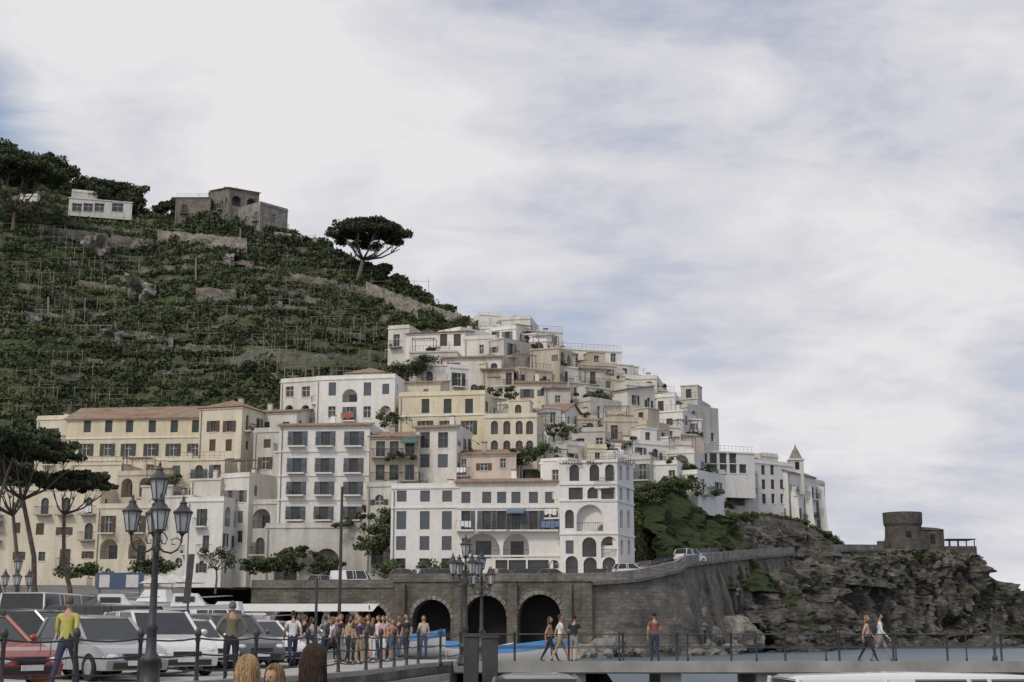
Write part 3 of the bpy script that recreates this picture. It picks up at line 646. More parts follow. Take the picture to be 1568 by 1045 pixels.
def masonry(name,path,zbot,batter,inward,butts,niches=()):
    t=Thing(name); w=t.p('wall',WALLST); dk=t.p('road',CONC); bt=t.p('buttresses',WALLST); cp=t.p('string_course',STONE); pr=t.p('parapet',STONEL)
    pts=[P(*p) for p in path]
    st=[]
    for a,b in zip(pts,pts[1:]):
        n=max(2,int((b-a).length/1.5))
        for i in range(n): st.append(a.lerp(b,i/n))
    st.append(pts[-1]); rows=14; vs=[];fs=[]; N_=len(st)
    ons=[]
    for i,p in enumerate(st):
        tg=st[min(i+1,N_-1)]-st[max(0,i-1)]; tg.z=0; tg.normalize(); on=Vector((tg.y,-tg.x,0)); ons.append(on)
        for j in range(rows+1):
            q=j/rows; c=p+on*batter*q*min(1,i/5+.05); c.z=p.z+(zbot-p.z)*q; c+=on*.28*noise.fractal(c*.5,.7,2,4)*min(1,i/3); vs.append(c)
    for i in range(N_-1):
        for j in range(rows): a=i*(rows+1)+j; fs.append((a,a+1,a+rows+2,a+rows+1))
    w.add(vs,fs)
    for i in range(N_-1):
        a,b=st[i],st[i+1]; oa,ob=ons[i],ons[i+1]; up=Vector((0,0,.9)); dk.quad(a,b,b-ob*inward,a-oa*inward)
        pr.add([a+oa*.1,b+ob*.1,b-ob*.3,a-oa*.3,a+oa*.1+up,b+ob*.1+up,b-ob*.3+up,a-oa*.3+up],[(0,1,5,4),(2,3,7,6),(4,5,6,7)])
        dn=Vector((0,0,-.35)); cp.add([a+oa*.45+dn,b+ob*.45+dn,b+ob*.45,a+oa*.45,b,a],[(0,1,2,3),(3,2,4,5)])
    for k in butts:
        i=int(k*(N_-1)); p=st[i]; on=ons[i]; tg=Vector((-on.y,on.x,0))*.8
        A=p+on*.5;A.z-=1.2; B=p+on*(batter+1.3);B.z=zbot; A2=p-on*.3; A2.z-=.5; B2=p-on*.5; B2.z=zbot
        bt.add([B-tg,B+tg,A+tg,A-tg,B2-tg,B2+tg,A2+tg,A2-tg],[(0,1,2,3),(0,3,7,4),(1,5,6,2),(3,2,6,7)])
    for k,zf,wd,hh in niches:
        i=int(k*(N_-1)); p=st[i]; on=ons[i]; tg=Vector((-on.y,on.x,0)); z0=zbot+(p.z-zbot)*zf; q=1-zf; pts_=[]
        c=p+on*(batter*q+.45)
        for a in range(9): an=math.pi*a/8; pts_.append(Vector((c.x,c.y,z0+hh))+tg*wd/2*math.cos(an)+Vector((0,0,wd/2*math.sin(an))))
        pts_+=[Vector((c.x,c.y,z0))-tg*wd/2,Vector((c.x,c.y,z0))+tg*wd/2]
        n=len(pts_); t.p('niche_arch',DARK).add(pts_,[tuple(range(n))]); t.p('niche_stones',STONE).tube([v+on*.02 for v in pts_[:9]],.28,6)
    t.done()
def wallseg(name,uL,dL,uR,dR,zt,zb,ops,th=6,pil=()):
    a=G(uL,dL,zt);b=G(uR,dR,zt); W=(b-a).length; ang=math.atan2(b.y-a.y,b.x-a.x); t=Thing(name,(a.x,a.y,zb),ang)
    o=[]
    for u,w,z0,z1 in ops:
        s=(G(u,(dL+dR)/2,2).x-a.x)/(b.x-a.x); o.append((s*W-w/2,s*W+w/2,z0-zb,z1-zb,True,'c'))
    facade(t,Matrix(),W,zt-zb,o,WALLST,SHUT[0])
    wv=t.p('parapet',STONE); wv.box(0,W,-.15,.25,zt-zb,zt-zb+.15); wv.box(.0,W,0.0,.2,zt-zb+.153,zt-zb+.85)
    for u in pil:
        s=(G(u,(dL+dR)/2,2).x-a.x)/(b.x-a.x)*W; t.p('pilasters',WALLST).box(s-.5,s+.5,-.5,-.003,0,zt-zb-.2)
    t.p('road_deck',CONC).box(0,W,.26,16,zt-zb-.3,zt-zb)
    for x,x1,z0,z1,_,_ in o:
        cx=(x+x1)/2; ra=(x1-x)/2; v=t.p('arch_stones',STONEL)
        for i in range(12):
            a0=math.pi*i/12+.02; a1=math.pi*(i+1)/12-.02; zc=z1-ra
            pts=[(cx+r*math.cos(q),-.08,zc+r*math.sin(q)) for r,q in ((ra,a0),(ra+.4,a0),(ra+.4,a1),(ra,a1))]
            v.add(pts+[(p[0],-.004,p[2]) for p in pts],[(0,1,2,3),(0,4,5,1),(1,5,6,2),(2,6,7,3),(3,7,4,0)])
    t.done()
wallseg('sea_wall',385,152,602,150,5.3,-2,[(440,3,-.3,3.2),(480,3,-.3,3.2),(520,3,-.3,3.2),(570,3.4,-.5,3.6)])
wallseg('sea_wall',602,150,905,148,5.9,-2.5,[(660,4.0,-.8,4.1),(743,4.4,-.8,4.5),(826,4.4,-.8,4.6)],pil=(612,702,785,868,899))
masonry('sea_wall',[(903.5,891,148),(940,889,149.5),(975,886,152),(1010,878,155),(1036,872,158),(1047,864,161),(1100,857,178),(1140,853,191),(1180,850,204),(1230,846,226),(1290,842,245),(1352,842,261)],-2.6,2.2,24,[.20,.27,.37,.47,.57,.67],[(.30,.45,1.6,2.2),(.125,.2,1.2,1.4)])
ribbon('rock_cliff',[(1120,940,180),(1140,918,186),(1160,896,194),(1190,872,202),(1205,874,208),(1240,862,220),(1262,856,232),(1290,850,241),(1352,846,258),(1372,840,266)],-2.8,ROCK,300,80,7,3.6,.14,9,.06,9)
ribbon('headland_rock',[(1335,840,262),(1400,842,262),(1450,842,264),(1487,843,267),(1491,868,269),(1512,880,272),(1530,892,276),(1545,915,284),(1550,945,300),(1540,935,340),(1490,900,370)],-2.8,ROCK,300,80,3.5,3.4,.15,34,.08,2)
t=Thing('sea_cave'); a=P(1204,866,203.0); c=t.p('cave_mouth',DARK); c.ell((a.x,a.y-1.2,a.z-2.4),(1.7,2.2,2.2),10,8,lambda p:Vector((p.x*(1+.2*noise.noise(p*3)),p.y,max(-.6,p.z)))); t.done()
ribbon('green_cliff',[(955,775,180),(972,752,182),(1005,748,186),(1040,752,192),(1075,760,198),(1100,792,208)],6,ROCKG,140,50,9,2.2,.12,14,.2,5)
ribbon('rock_cliff',[(1085,800,207),(1120,795,213),(1170,790,222),(1225,800,232),(1262,822,244),(1292,834,252)],8,ROCK,150,40,8,2.2,.14,16,.2,7)
C=[];Rd=[]
for i in range(1300):
    u=U(962,1112); q=R(); vt=interp(u,[955,972,1005,1040,1075,1100],[775,752,748,750,756,788]); vb=interp(u,[960,1100],[872,858])
    d=interp(u,[955,1100],[180,208]); v=vt+(vb-vt)*q; 
    if noise.noise(Vector((u*.04,v*.02,1)))<-.28: continue
    p=P(u,v,d-9*q-.5); C.append(tuple(p)); s=U(.3,.8); Rd.append((s,s*.8,s*1.7))
for i in range(200):
    u=U(1110,1292); p=P(u,interp(u,[1110,1170,1225,1292],[792,790,800,832])+U(-3,14),interp(u,[1110,1292],[210,250])); C.append(tuple(p)); s=U(.3,.9); Rd.append((s,s,s*.7))
for i in range(140):
    u=U(1300,1545); p=P(u,interp(u,[1300,1352,1480,1500,1545],[846,846,846,880,920])+U(-1,22),interp(u,[1300,1400,1500,1545],[246,259,268,280])); C.append(tuple(p)); s=U(.25,.7); Rd.append((s,s,s*.6))
leaves('cliff_foliage',C,Rd,70,.18,LEAFG)
C=[];Rd=[]
for u,v,d,n,r in ((660,874,163,14,.9),(690,872,162,10,1.0),(640,880,162,10,.7),(430,862,176,60,.8),(500,868,176,40,.7),(450,845,178,24,.6),(575,835,173,30,1.1),(590,790,174,18,.9),(545,800,178,10,.7),(233,868,150,24,1.3),(590,870,165,16,1.1),(1058,722,196,30,1.2),(1045,740,190,34,1.3),(1075,755,196,26,1.2),(1090,775,200,20,1.0),(1000,750,183,40,.9),(980,760,181,24,.8),(800,700,181,20,.9),(820,690,182,12,.9),(690,700,182,14,.9),(640,560,216,30,1.2),(700,500,240,30,1.4),(600,640,196,16,.9),(905,610,214,14,.8),(770,600,200,14,.8),(860,660,196,12,.8),(395,868,176,24,.8),(250,735,186,10,.7),(120,875,150,18,1.1),(585,815,173,20,1.0),(610,700,176,8,.6),(950,680,200,10,.8),(850,620,212,10,.7),(740,560,222,14,.8)):
    for i in range(n): p=P(u+random.gauss(0,14),v+random.gauss(0,5),d+U(-1,1)); C.append(tuple(p)); s=r*U(.3,1); Rd.append((s*1.2,s,s*.7))
for q in GREEN:
    for i in range(3): C.append((q[0]+U(-1,1),q[1]+U(-.2,.3),q[2]+U(-.3,.3))); s=U(.2,.5); Rd.append((s*1.2,s,s*.8))
leaves('garden_shrubs',C,Rd,80,.15,LEAFH)
def boulders(name,spec,mat):
    vs=[];fs=[]
    for u,d,z,s in spec:
        bm=bmesh.new(); bmesh.ops.create_icosphere(bm,subdivisions=3,radius=1); c=G(u,d,z); sx,sy,sz=s*U(.8,1.4),s*U(.8,1.2),s*U(.6,1.1); sd=Vector((U(0,99),0,0)); o=len(vs)
        pl=[(Vector((U(-1,1),U(-1,1),U(-1,1))).normalized(),U(.6,.85)) for _ in range(9)]
        for v in bm.verts:
            q=v.co.copy()
            for nn,h in pl:
                e=q.dot(nn)-h
                if e>0: q-=nn*e
            q*=1+.18*noise.fractal(v.co*2+sd,.8,2,4); vs.append((c.x+q.x*sx,c.y+q.y*sy,c.z+q.z*sz))
        for f in bm.faces: fs.append(tuple(v.index+o for v in f.verts))
        bm.free()
    mobj(name,vs,fs,mat)
sp_=[]
for i in range(60): u=U(885,1130); sp_.append((u,interp(u,[885,1130],[142,167])+U(-3,2),-1.4+U(-.4,.5),U(.4,1.3)))
for u,s,zz_ in ((1062,2.0,2.4),(1068,1.8,.8),(1078,2.2,-.4),(1128,2.2,.9),(1050,1.8,-.6),(1100,2,-.8),(1140,2.4,-.2),(925,1.8,-.6),(915,1.6,-1),(1065,1.5,4.0)): sp_.append((u,interp(u,[885,1140],[144,175]),zz_,s))
boulders('limestone_boulders',sp_,ROCKL)
sp_=[(U(1150,1552),U(240,254),-1.8+U(-.5,.6),U(.8,2.0)) for i in range(60)]
boulders('shore_rocks',sp_,ROCK)
# ---------------------------------------------------------------- castle tower
c=P(1384,835,268); t=Thing('castle_tower',c)
t.p('tower',STONED).lathe([(4.2,-3),(3.75,-.5),(3.35,1.6),(3.3,3.4),(3.55,3.9),(3.6,6.0),(3.45,6.0),(3.3,5.2)],n=28)
x=t.p('openings',DARK); x.box(-.4,.4,-3.62,-3.3,1.4,2.4)
t.p('side_house',STONED).box(2.6,7.0,-2.0,4,-2,2.7); t.p('side_roof',STONED).add([(2.4,-2.2,2.7),(7.2,-2.2,2.7),(7.2,4.2,2.7),(2.4,4.2,2.7),(3,0,3.4),(6.4,0,3.2)],[(0,1,5,4),(1,2,5),(2,3,4,5),(3,0,4)])
t.p('side_openings',DARK).box(4.4,5.3,-2.06,-2.003,.2,1.9)
t.p('low_wall',STONED).box(-5.4,-3.4,-2.5,-1.5,-2,.6)
t.p('terrace_wall',STONED).box(7.0,12.6,-3,3,-3.5,-.35)
f=t.p('pergola',IRON)
for xx in (7.6,9.2,10.8,12.3): f.box(xx,xx+.15,-2.6,-2.45,-.35,.9); f.box(xx,xx+.15,2.0,2.15,-.35,.9)
f.box(7.3,12.7,-2.8,2.5,.9,1.02); t.done()
# ---------------------------------------------------------------- ground
def gz(u,d):
    ramp_=max(0,(d-75)/100.0)*6.2*max(0,min(1,(400-u)/120)); beach=max(0,min(1,(u-600)/300))*1.9*max(0,min(1,(d-58)/12))
    return -.17+ramp_-beach
vs=[];fs=[];nu=60;nd=50
for i in range(nu):
    u=-1600+(2650)*i/(nu-1)
    for j in range(nd):
        d=56+(196-56)*j/(nd-1); p=G(u,d,gz(u,d)-(1.5 if u>950 else 0)); vs.append((p.x,p.y,p.z+.05*noise.noise(p*.3)))
for i in range(nu-1):
    for j in range(nd-1): a=i*nd+j; fs.append((a,a+nd,a+nd+1,a+1))
m,nt_,b_=mk('asphalt_gravel'); nt_.links.new(mixc(nt_,ramp(nt_,ntex(nt_,.6,7),.3,.7),(.09,.088,.084),(.20,.19,.18)),b_.inputs['Base Color']); b_.inputs['Roughness'].default_value=.9
mobj('ground',vs,fs,m)
PAVE=plain('quay_paving',(.38,.37,.34),.85,0,.25,.8)
edge=[(-500,20),(0,25),(300,30),(470,34),(560,38),(640,45),(700,50)]
t=Thing('quay'); mb=t.p('paving',PAVE); kb=t.p('kerb',CONC); fc=t.p('face',WALLST)
for (u0,d0),(u1,d1) in zip(edge,edge[1:]):
    A=G(u0,d0,-.15);B_=G(u1,d1,-.15);C_=G(u1,58,-.15);D_=G(u0,58,-.15); mb.quad(A,B_,C_,D_)
    dn=Vector((0,0,-1.2)); fc.quad(A,B_,B_+dn,A+dn)
    dr=(B_-A).normalized(); nn=Vector((-dr.y,dr.x,0))*.35; up=Vector((0,0,.12))
    kb.add([A,B_,B_+nn,A+nn,A+up,B_+up,B_+nn+up,A+nn+up],[(0,1,5,4),(1,2,6,5),(2,3,7,6),(3,0,4,7),(4,5,6,7)])
for i in range(4):
    a=G(560,38.2-i*.7,-.4-i*.2); b=G(690,48.5-i*.7,-.4-i*.2); a2=Vector((a.x,a.y-.7,a.z)); b2=Vector((b.x,b.y-.7,b.z)); dn=Vector((0,0,-.3))
    kb.add([a2,b2,b,a,a2+dn,b2+dn],[(0,1,2,3),(4,5,1,0)])
t.done()
t=Thing('concrete_pier'); mb=t.p('deck',CONC); x0=G(695,50,0).x; x1=80
mb.box(x0,x1,49.4,54,-.45,-.15); mb.box(x0,x1,49.25,49.45,-.40,-.03)
pl=t.p('pillars',CONC)
for k in range(30): x=G(880,50,0).x+k*3.25; pl.box(x-.35,x+.35,49.6,50.4,-3,-.452); pl.box(x-.35,x+.35,53,53.8,-3,-.452)
t.done()
vs=[(-60,-5,-.75),(60,-5,-.75),(60,30,-1.25),(-60,30,-1.25),(60,40,-1.3),(-60,40,-1.3)]
mobj('lower_road',vs,[(0,1,2,3),(3,2,4,5)],m)
# ---------------------------------------------------------------- railings
def railing(name,pts,spacing,h=1.05,ball=True,rails=(1.0,.62,.28),pr=.045,z=-.15):
    t=Thing(name); mb=t.p('posts',IRON); rl=t.p('rails',IRON)
    for (u0,d0),(u1,d1) in zip(pts,pts[1:]):
        A=G(u0,d0,z);B_=G(u1,d1,z); L=(B_-A).length; n=max(1,round(L/spacing))
        for k in range(n+1):
            if k==n and (u1,d1)!=pts[-1]: continue
            q=A.lerp(B_,k/n)
            if ball: mb.lathe([(pr*2.2,0),(pr*2.2,.08),(pr*1.2,.16),(pr,.5),(pr,.9),(pr*1.5,.94),(pr*.8,.98),(pr*1.7,1.04),(pr*1.9,1.1),(pr*1.2,1.17),(.01,1.2)],q,9)
            else: mb.lathe([(pr*1.6,0),(pr*1.4,.1),(pr,.15),(pr,h),(pr*1.4,h+.02),(pr*1.2,h+.09),(.01,h+.12)],q,8)
        for r in rails:
            m_=max(2,n*4); pp=[]
            for i in range(m_+1):
                q=A.lerp(B_,i/m_); f=(i%4)/4; pp.append(q+Vector((0,0,r-(.05*math.sin(math.pi*f) if ball else 0))))
            rl.tube(pp,.020,6)
    t.done(('posts','rails'))
railing('quay_railing',[(-200,23.4),(0,25.4),(300,30.4),(470,34.4),(560,38.4),(640,45.4),(705,49.9)],1.9,rails=(.98,.66,.34),pr=.04)
railing('pier_railing',[(705,49.9),(1700,50.0)],1.85,ball=False,rails=(1.0,.55),pr=.04,h=1.0)
railing('pier_railing',[(640,56),(1700,53.7)],2.6,ball=False,rails=(1.0,.55),pr=.03,h=1.0)
# ---------------------------------------------------------------- street lamps
def street_lamp(u,d,z=-.15,rot=0.0,sc_=1.0):
    t=Thing('street_lamp',G(u,d,z),rot,sc_); m_=t.p('post',IRON)
    m_.lathe([(.24,0),(.24,.12),(.19,.16),(.17,.55),(.21,.6),(.17,.66),(.10,.75),(.09,1.15),(.12,1.2),(.075,1.28),(.065,1.9),(.055,2.6),(.085,2.64),(.085,2.7),(.05,2.76),(.045,3.2),(.07,3.24),(.04,3.3),(.035,3.5)],n=14)
    def lantern(x,y,z0,s=1):
        fr=t.p('lantern_frames',IRON); gl=t.p('lantern_glass',LANT)
        rb,rt,h=.095*s,.165*s,.36*s
        fr.lathe([(.02,-.10*s),(.06*s,-.04*s),(rb+.015,-.03*s),(rb+.02,0)],(x,y,z0),6)
        gl.lathe([(rb,0.002),(rt,h-.002)],(x,y,z0),6)
        for k in range(6):
            a=2*math.pi*k/6; fr.tube([(x+(rb+.004)*math.cos(a),y+(rb+.004)*math.sin(a),z0),(x+(rt+.004)*math.cos(a),y+(rt+.004)*math.sin(a),z0+h)],.011*s,5)
        fr.lathe([(rt+.03,h),(rt+.035,h+.03*s),(rt*.75,h+.09*s),(rt*.45,h+.16*s),(rt*.4,h+.19*s),(rt*.5,h+.20*s),(.02,h+.27*s),(.03,h+.30*s),(.005,h+.36*s)],(x,y,z0),12)
    lantern(0,0,3.58)
    ar=t.p('scroll_arms',IRON)
    for k in range(4):
        a=math.pi/2*k; c_,s_2=math.cos(a),math.sin(a)
        def q(r,z_): return (r*c_,r*s_2,z_)
        ar.tube([q(.04,2.68),q(.14,2.60),q(.28,2.57),q(.40,2.64),q(.46,2.78),q(.47,2.92)],.02,7)
        ar.tube([q(.05,2.98),q(.14,2.94),q(.2,2.84),q(.17,2.74),q(.1,2.75),q(.1,2.82)],.014,6)
        ar.tube([q(.46,2.80),q(.37,2.86),q(.28,2.82),q(.29,2.73),q(.35,2.74)],.012,6)
        lantern(.47*c_,.47*s_2,2.98,.95)
    t.done(('post',))
street_lamp(228,27.0,rot=.35); street_lamp(712,48,rot=.5); street_lamp(18,60,rot=.3); street_lamp(737,52,-.15,.9,.93)
def pole(name,u,d,vt,r=.06,vb=None,sign=None):
    a=G(u,d,gz(u,d) if d>56 else -.15); h=P(u,vt,d).z-a.z; t=Thing(name,a); t.p('pole',IRON).lathe([(r*2,0),(r*2,.2),(r,.3),(r*.75,h),(r*1.2,h+.02),(.01,h+.1)],n=10)
    if sign: sign(t,h)
    t.done()
pole('lighting_mast',518,70,748,.09); pole('lighting_mast',482,52,888,.06); pole('lighting_mast',706,60,900,.05)
pole('sign_post',283,40,860,.035,sign=lambda t,h:t.p('panel',IRON).add([(-.13,-.06,h-1.15),(.06,-.06,h-1.15),(.14,-.06,h+.2),(-.03,-.06,h+.2),(-.13,-.03,h-1.15),(.06,-.03,h-1.15),(.14,-.03,h+.2),(-.03,-.03,h+.2)],[(0,1,2,3),(7,6,5,4),(0,4,5,1),(1,5,6,2),(2,6,7,3),(3,7,4,0)]))
a=G(735,25,-1.2); t=Thing('information_board',a); k=t.p('panels',IRON); k.box(-.29,-.03,-.06,.06,.3,2.08); k.box(.03,.30,-.06,.06,.3,2.06); k.box(-.20,-.14,-.03,.03,0,.3); k.box(.14,.20,-.03,.03,0,.3); t.p('hood',IRON).box(-.31,-.01,-.08,.08,2.082,2.13); t.p('hood',IRON).box(.01,.32,-.08,.08,2.062,2.11); t.done((),{'panels':.02})
pole('mooring_signal',1524,52,935,.05)
# ---------------------------------------------------------------- vehicles
PAINT={}
def paint(n,c):
    if n not in PAINT:
        m,nt_,b=mk('paint_'+n); b.inputs['Base Color'].default_value=(*c,1); b.inputs['Coat Weight'].default_value=.6; b.inputs['Metallic'].default_value=.15
        nn=ramp(nt_,ntex(nt_,4,5),.3,.7,(.25,.25,.25),(.45,.45,.45)); nt_.links.new(nn,b.inputs['Roughness'])
        PAINT[n]=m
    return PAINT[n]
CG=plain('car_glass',(.03,.035,.04),.06,0,.2); TYRE=plain('tyre',(.02,.02,.02),.9); HUB=plain('hub',(.4,.4,.41),.35,.8); PLATE=plain('plate',(.7,.7,.7),.5); LIT=plain('headlight',(.65,.67,.7),.15); RED=plain('tail_light',(.35,.02,.02),.3); PLAST=plain('black_plastic',(.03,.03,.03),.7)
PW=paint('white',(.72,.72,.70));PB=paint('black',(.02,.021,.023));PS=paint('silver',(.34,.35,.37));PR=paint('red',(.28,.05,.035));PG=paint('grey',(.10,.105,.11));PBL=paint('blue',(.05,.09,.17))
def car(u,d,head,pt,kind='hatch',z=None,name='parked_car'):
    z=(-.15 if d<56 else gz(u,d)) if z is None else z
    t=Thing(name,G(u,d,z),math.radians(head)); D={'hatch':(3.9,1.68,1.48),'suv':(4.5,1.84,1.66),'van':(5.0,1.95,2.0),'wagon':(4.5,1.78,1.5),'bus':(7,2.2,2.7)}[kind]
    L,W,H=D; xr=-L/2;xf=L/2; van=kind in('van','bus'); belt=H*(.52 if van else .62); hood=belt-.12 if not van else belt-.1
    xw=L*(.36 if van else .20); R_=.36; w2=W/2
    if kind=='bus': xw=L*.46; hood=belt
    up=[(xr+.06,.3),(xr,.5),(xr+.02,.8),(xr+.10,belt),(xw,belt+.01),(xf-.62,hood+.02),(xf-.32,hood-.05),(xf-.12,hood-.16),(xf-.02,hood-.32),(xf,.48),(xf-.06,.25)]
    lo=[]
    for cx in (xf-.78,xr+.75):
        for i in range(9):
            a=math.pi*i/8; lo.append((cx+R_*math.cos(a),.25+R_*math.sin(a)*1.05))
    pr=up+lo+[(xr+.12,.25)]
    n=len(pr)
    def hw(x,zz_): return w2*(1-.09*max(0,(abs(x)-L*.33))/(L*.17))*(1-.05*max(0,zz_-.7)-.06*max(0,.45-zz_))
    vs=[(x,-hw(x,zz),zz) for x,zz in pr]+[(x,hw(x,zz),zz) for x,zz in pr]
    t.p('body',pt).add(vs,[tuple(range(n)),tuple(range(2*n-1,n-1,-1))]+[(i,n+i,n+(i+1)%n,(i+1)%n) for i in range(n)])
    g0,g1=xr+.14,xw+.06; rr=.1 if van else .32; fr=.5 if van else .75; tw=w2*.80; bw=w2*.95; r0,r1=g0+rr,g1-fr
    if kind=='bus': r1=g1-.2
    b=[(g0,-bw,belt-.02),(g1,-bw*.96,belt-.02),(g1,bw*.96,belt-.02),(g0,bw,belt-.02),(r0,-tw,H-.05),(r1,-tw,H-.05),(r1,tw,H-.05),(r0,tw,H-.05)]
    t.p('windows',CG).add(b,[(0,1,5,4),(1,2,6,5),(2,3,7,6),(3,0,4,7),(4,5,6,7)])
    if van:
        q=.45; 
        for s in(0,1):
            B0=Vector(b[0 if s==0 else 3]);B1=Vector(b[1 if s==0 else 2]);T0=Vector(b[4 if s==0 else 7]);T1=Vector(b[5 if s==0 else 6]); o=Vector((0,-.012 if s==0 else .012,0))
            if kind=='van': t.p('side_panels',pt).quad(B0+o,B0.lerp(B1,q)+o,T0.lerp(T1,q)+o,T0+o)
    m2=(r0+r1)/2
    t.p('roof',pt).add([(r0-.03,-tw-.02,H-.07),(r1+.06,-tw-.02,H-.07),(r1+.06,tw+.02,H-.07),(r0-.03,tw+.02,H-.07),(r0+.14,-tw+.12,H-.015),(r1-.14,-tw+.12,H-.015),(r1-.14,tw-.12,H-.015),(r0+.14,tw-.12,H-.015),(m2,-tw*.5,H+.03),(m2,tw*.5,H+.03)],[(3,2,1,0),(0,1,5,4),(1,2,6,5),(2,3,7,6),(3,0,4,7),(4,5,8),(5,6,9,8),(6,7,9),(7,4,8,9)])
    pl=t.p('pillars',pt)
    for i in range(4): pl.tube([b[i],b[i+4]],.045,6)
    for s in (-1,1):
        for f in ((.42,.5) if not van else (.3,.62,.7)):
            x=g0+(g1-g0)*f; x2=r0+(r1-r0)*(f+.04); pl.tube([(x,s*bw,belt-.02),(x2,s*tw,H-.05)],.035,6)
        t.p('mirrors',pt).ell((g1-.12,s*(w2+.08),belt+.07),(.07,.11,.08),8,5)
        t.p('headlights',LIT).ell((xf-.16,s*w2*.72,hood-.26),(.15,.2,.09),8,6)
        t.p('tail_lights',RED).box(xr-.01,xr+.16,s*w2*.80-.10,s*w2*.80+.10,.72,.98)
        t.p('door_lines',PLAST).box(.02,.035,s*w2*.985-.012,s*w2*.985+.012,.35,belt-.04)
        for cx in (xf-.78,xr+.75):
            old=t.M; t.M=Matrix.Translation((cx,s*(w2-.11),.31))@Matrix.Rotation(math.pi/2,4,'X')
            t.p('tyres',TYRE).lathe([(.2,-.11),(.29,-.11),(.31,-.07),(.31,.07),(.29,.11),(.2,.11)],n=18); t.p('hubs',HUB).lathe([(.19,-.115),(.10,-.12),(.10,.12),(.19,.115)],n=12); t.M=old
    t.p('bumpers',PLAST).box(xf-.1,xf+.012,-w2*.7,w2*.7,.28,.42); t.p('bumpers',PLAST).box(xr-.012,xr+.1,-w2*.8,w2*.8,.3,.44)
    t.p('grille',PLAST).box(xf-.1,xf+.01,-w2*.4,w2*.4,.5,.62)
    t.p('plate',PLATE).box(xf+.012,xf+.03,-.26,.26,.36,.47); t.p('plate',PLATE).box(xr-.03,xr-.013,-.26,.26,.58,.69)
    if kind=='bus': t.p('stripe',AWN[3]).box(xr-.014,xr-.003,-w2*.9,w2*.9,belt+.92,belt+1.08)
    t.done(('mirrors','roof'),{'body':.08,'roof':.03})
car(65,36.5,-18,PB,'suv'); car(-45,30,-35,PR,'hatch'); car(150,34.5,-48,PS,'hatch'); car(235,38.5,-55,PW,'suv'); car(285,44,-52,PW,'hatch'); car(345,46,-50,PG,'suv'); car(392,48,-50,PW,'hatch')
car(170,50,-20,PB,'van'); car(72,62,-93,PW,'bus',name='parked_minibus'); car(305,53,-50,PW,'wagon'); car(20,46,-30,PG,'suv'); car(420,54,-60,PS,'hatch')
car(150,62,165,PW,'van',name='parked_van'); car(212,70,-70,PW,'van',name='parked_van'); car(262,80,-70,PW,'van',name='parked_van'); car(325,84,-20,PW,'van',name='parked_van'); car(435,74,-40,PG,'hatch'); car(368,66,-45,PW,'wagon'); car(470,90,-30,PW,'hatch'); car(10,80,-40,PS,'van')
car(820,25,90,PG,'hatch',z=-1.2); car(1450,21,4,PW,'van',z=-1.62,name='parked_van'); 
for u,k,pc in ((625,'hatch',PG),(660,'hatch',PBL),(692,'hatch',PB),(775,'hatch',PG),(812,'hatch',PB),(850,'hatch',PG),(925,'hatch',PB),(540,'van',PW),(500,'wagon',PS)): car(u,153.5 if u>600 else 156,U(-6,6),pc,k,z=5.92 if u>600 else 5.32)
car(966,155,15,PW,'hatch',z=P(966,886,155).z+.1); 
for u,d,pc in ((1000,160,PG),(1022,163,PB),(1057,168,PW),(1090,180,PG),(1130,194,PB),(1165,205,PG)): car(u,d,50,pc,'suv' if pc==PW else 'hatch',z=P(u,interp(u,[980,1030,1050,1100,1180],[884,874,864,857,850]),d).z+.0)
BLUE=plain('blue_boat_cover',(.04,.17,.38),.6); HULL=plain('boat_hull_white',(.72,.72,.72),.35,0,.05)
def boat(u,d,head,L=6,cab=False,cover=None,z=None,name='motor_boat'):
    z=gz(u,d) if z is None else z; t=Thing(name,G(u,d,z+.1),math.radians(head)); h=t.p('hull',HULL); n=12; S=[]
    for i in range(n+1):
        s=i/n; x=-L/2+L*s; bw=L*.17*(1-max(0,(s-.45)/.55)**2.2)+.02; k=.75+.35*s*s; kz=.0+.5*max(0,s-.6)**1.5
        S.append([(x,-bw,k),(x,-bw*.85,.35+kz),(x,0,kz),(x,bw*.85,.35+kz),(x,bw,k)])
    vs=[p for s in S for p in s]; fs=[(i*5+j,i*5+j+1,(i+1)*5+j+1,(i+1)*5+j) for i in range(n) for j in range(4)]+[(0,1,2,3,4)]; h.add(vs,fs)
    dk=t.p('cover' if cover else 'deck',cover or FRAME); vs=[];
    for i in range(n+1): a=S[i][0];b=S[i][4]; vs+=[(a[0],a[1]*1.02,a[2]+.01),(a[0],0,a[2]+(.35 if cover else .05)),(b[0],b[1]*1.02,b[2]+.01)]
    dk.add(vs,[(i*3+j,i*3+j+1,(i+1)*3+j+1,(i+1)*3+j) for i in range(n) for j in range(2)])
    if cab:
        c=t.p('cabin',HULL); c.add([(-L*.2,-L*.11,.9),(L*.18,-L*.11,.95),(L*.18,L*.11,.95),(-L*.2,L*.11,.9),(-L*.17,-L*.09,1.75),(L*.08,-L*.09,1.75),(L*.08,L*.09,1.75),(-L*.17,L*.09,1.75)],[(0,1,5,4),(1,2,6,5),(2,3,7,6),(3,0,4,7),(4,5,6,7)])
        t.p('cabin_windows',CG).box(-L*.15,L*.06,-L*.112,-L*.104,1.2,1.55)
        t.p('bow_rail',HUB).tube([(L*.1,-L*.12,1.5),(L*.4,-.3,1.6),(L*.46,0,1.6),(L*.4,.3,1.6),(L*.1,L*.12,1.5)],.025,5)
    t.done(('hull',))
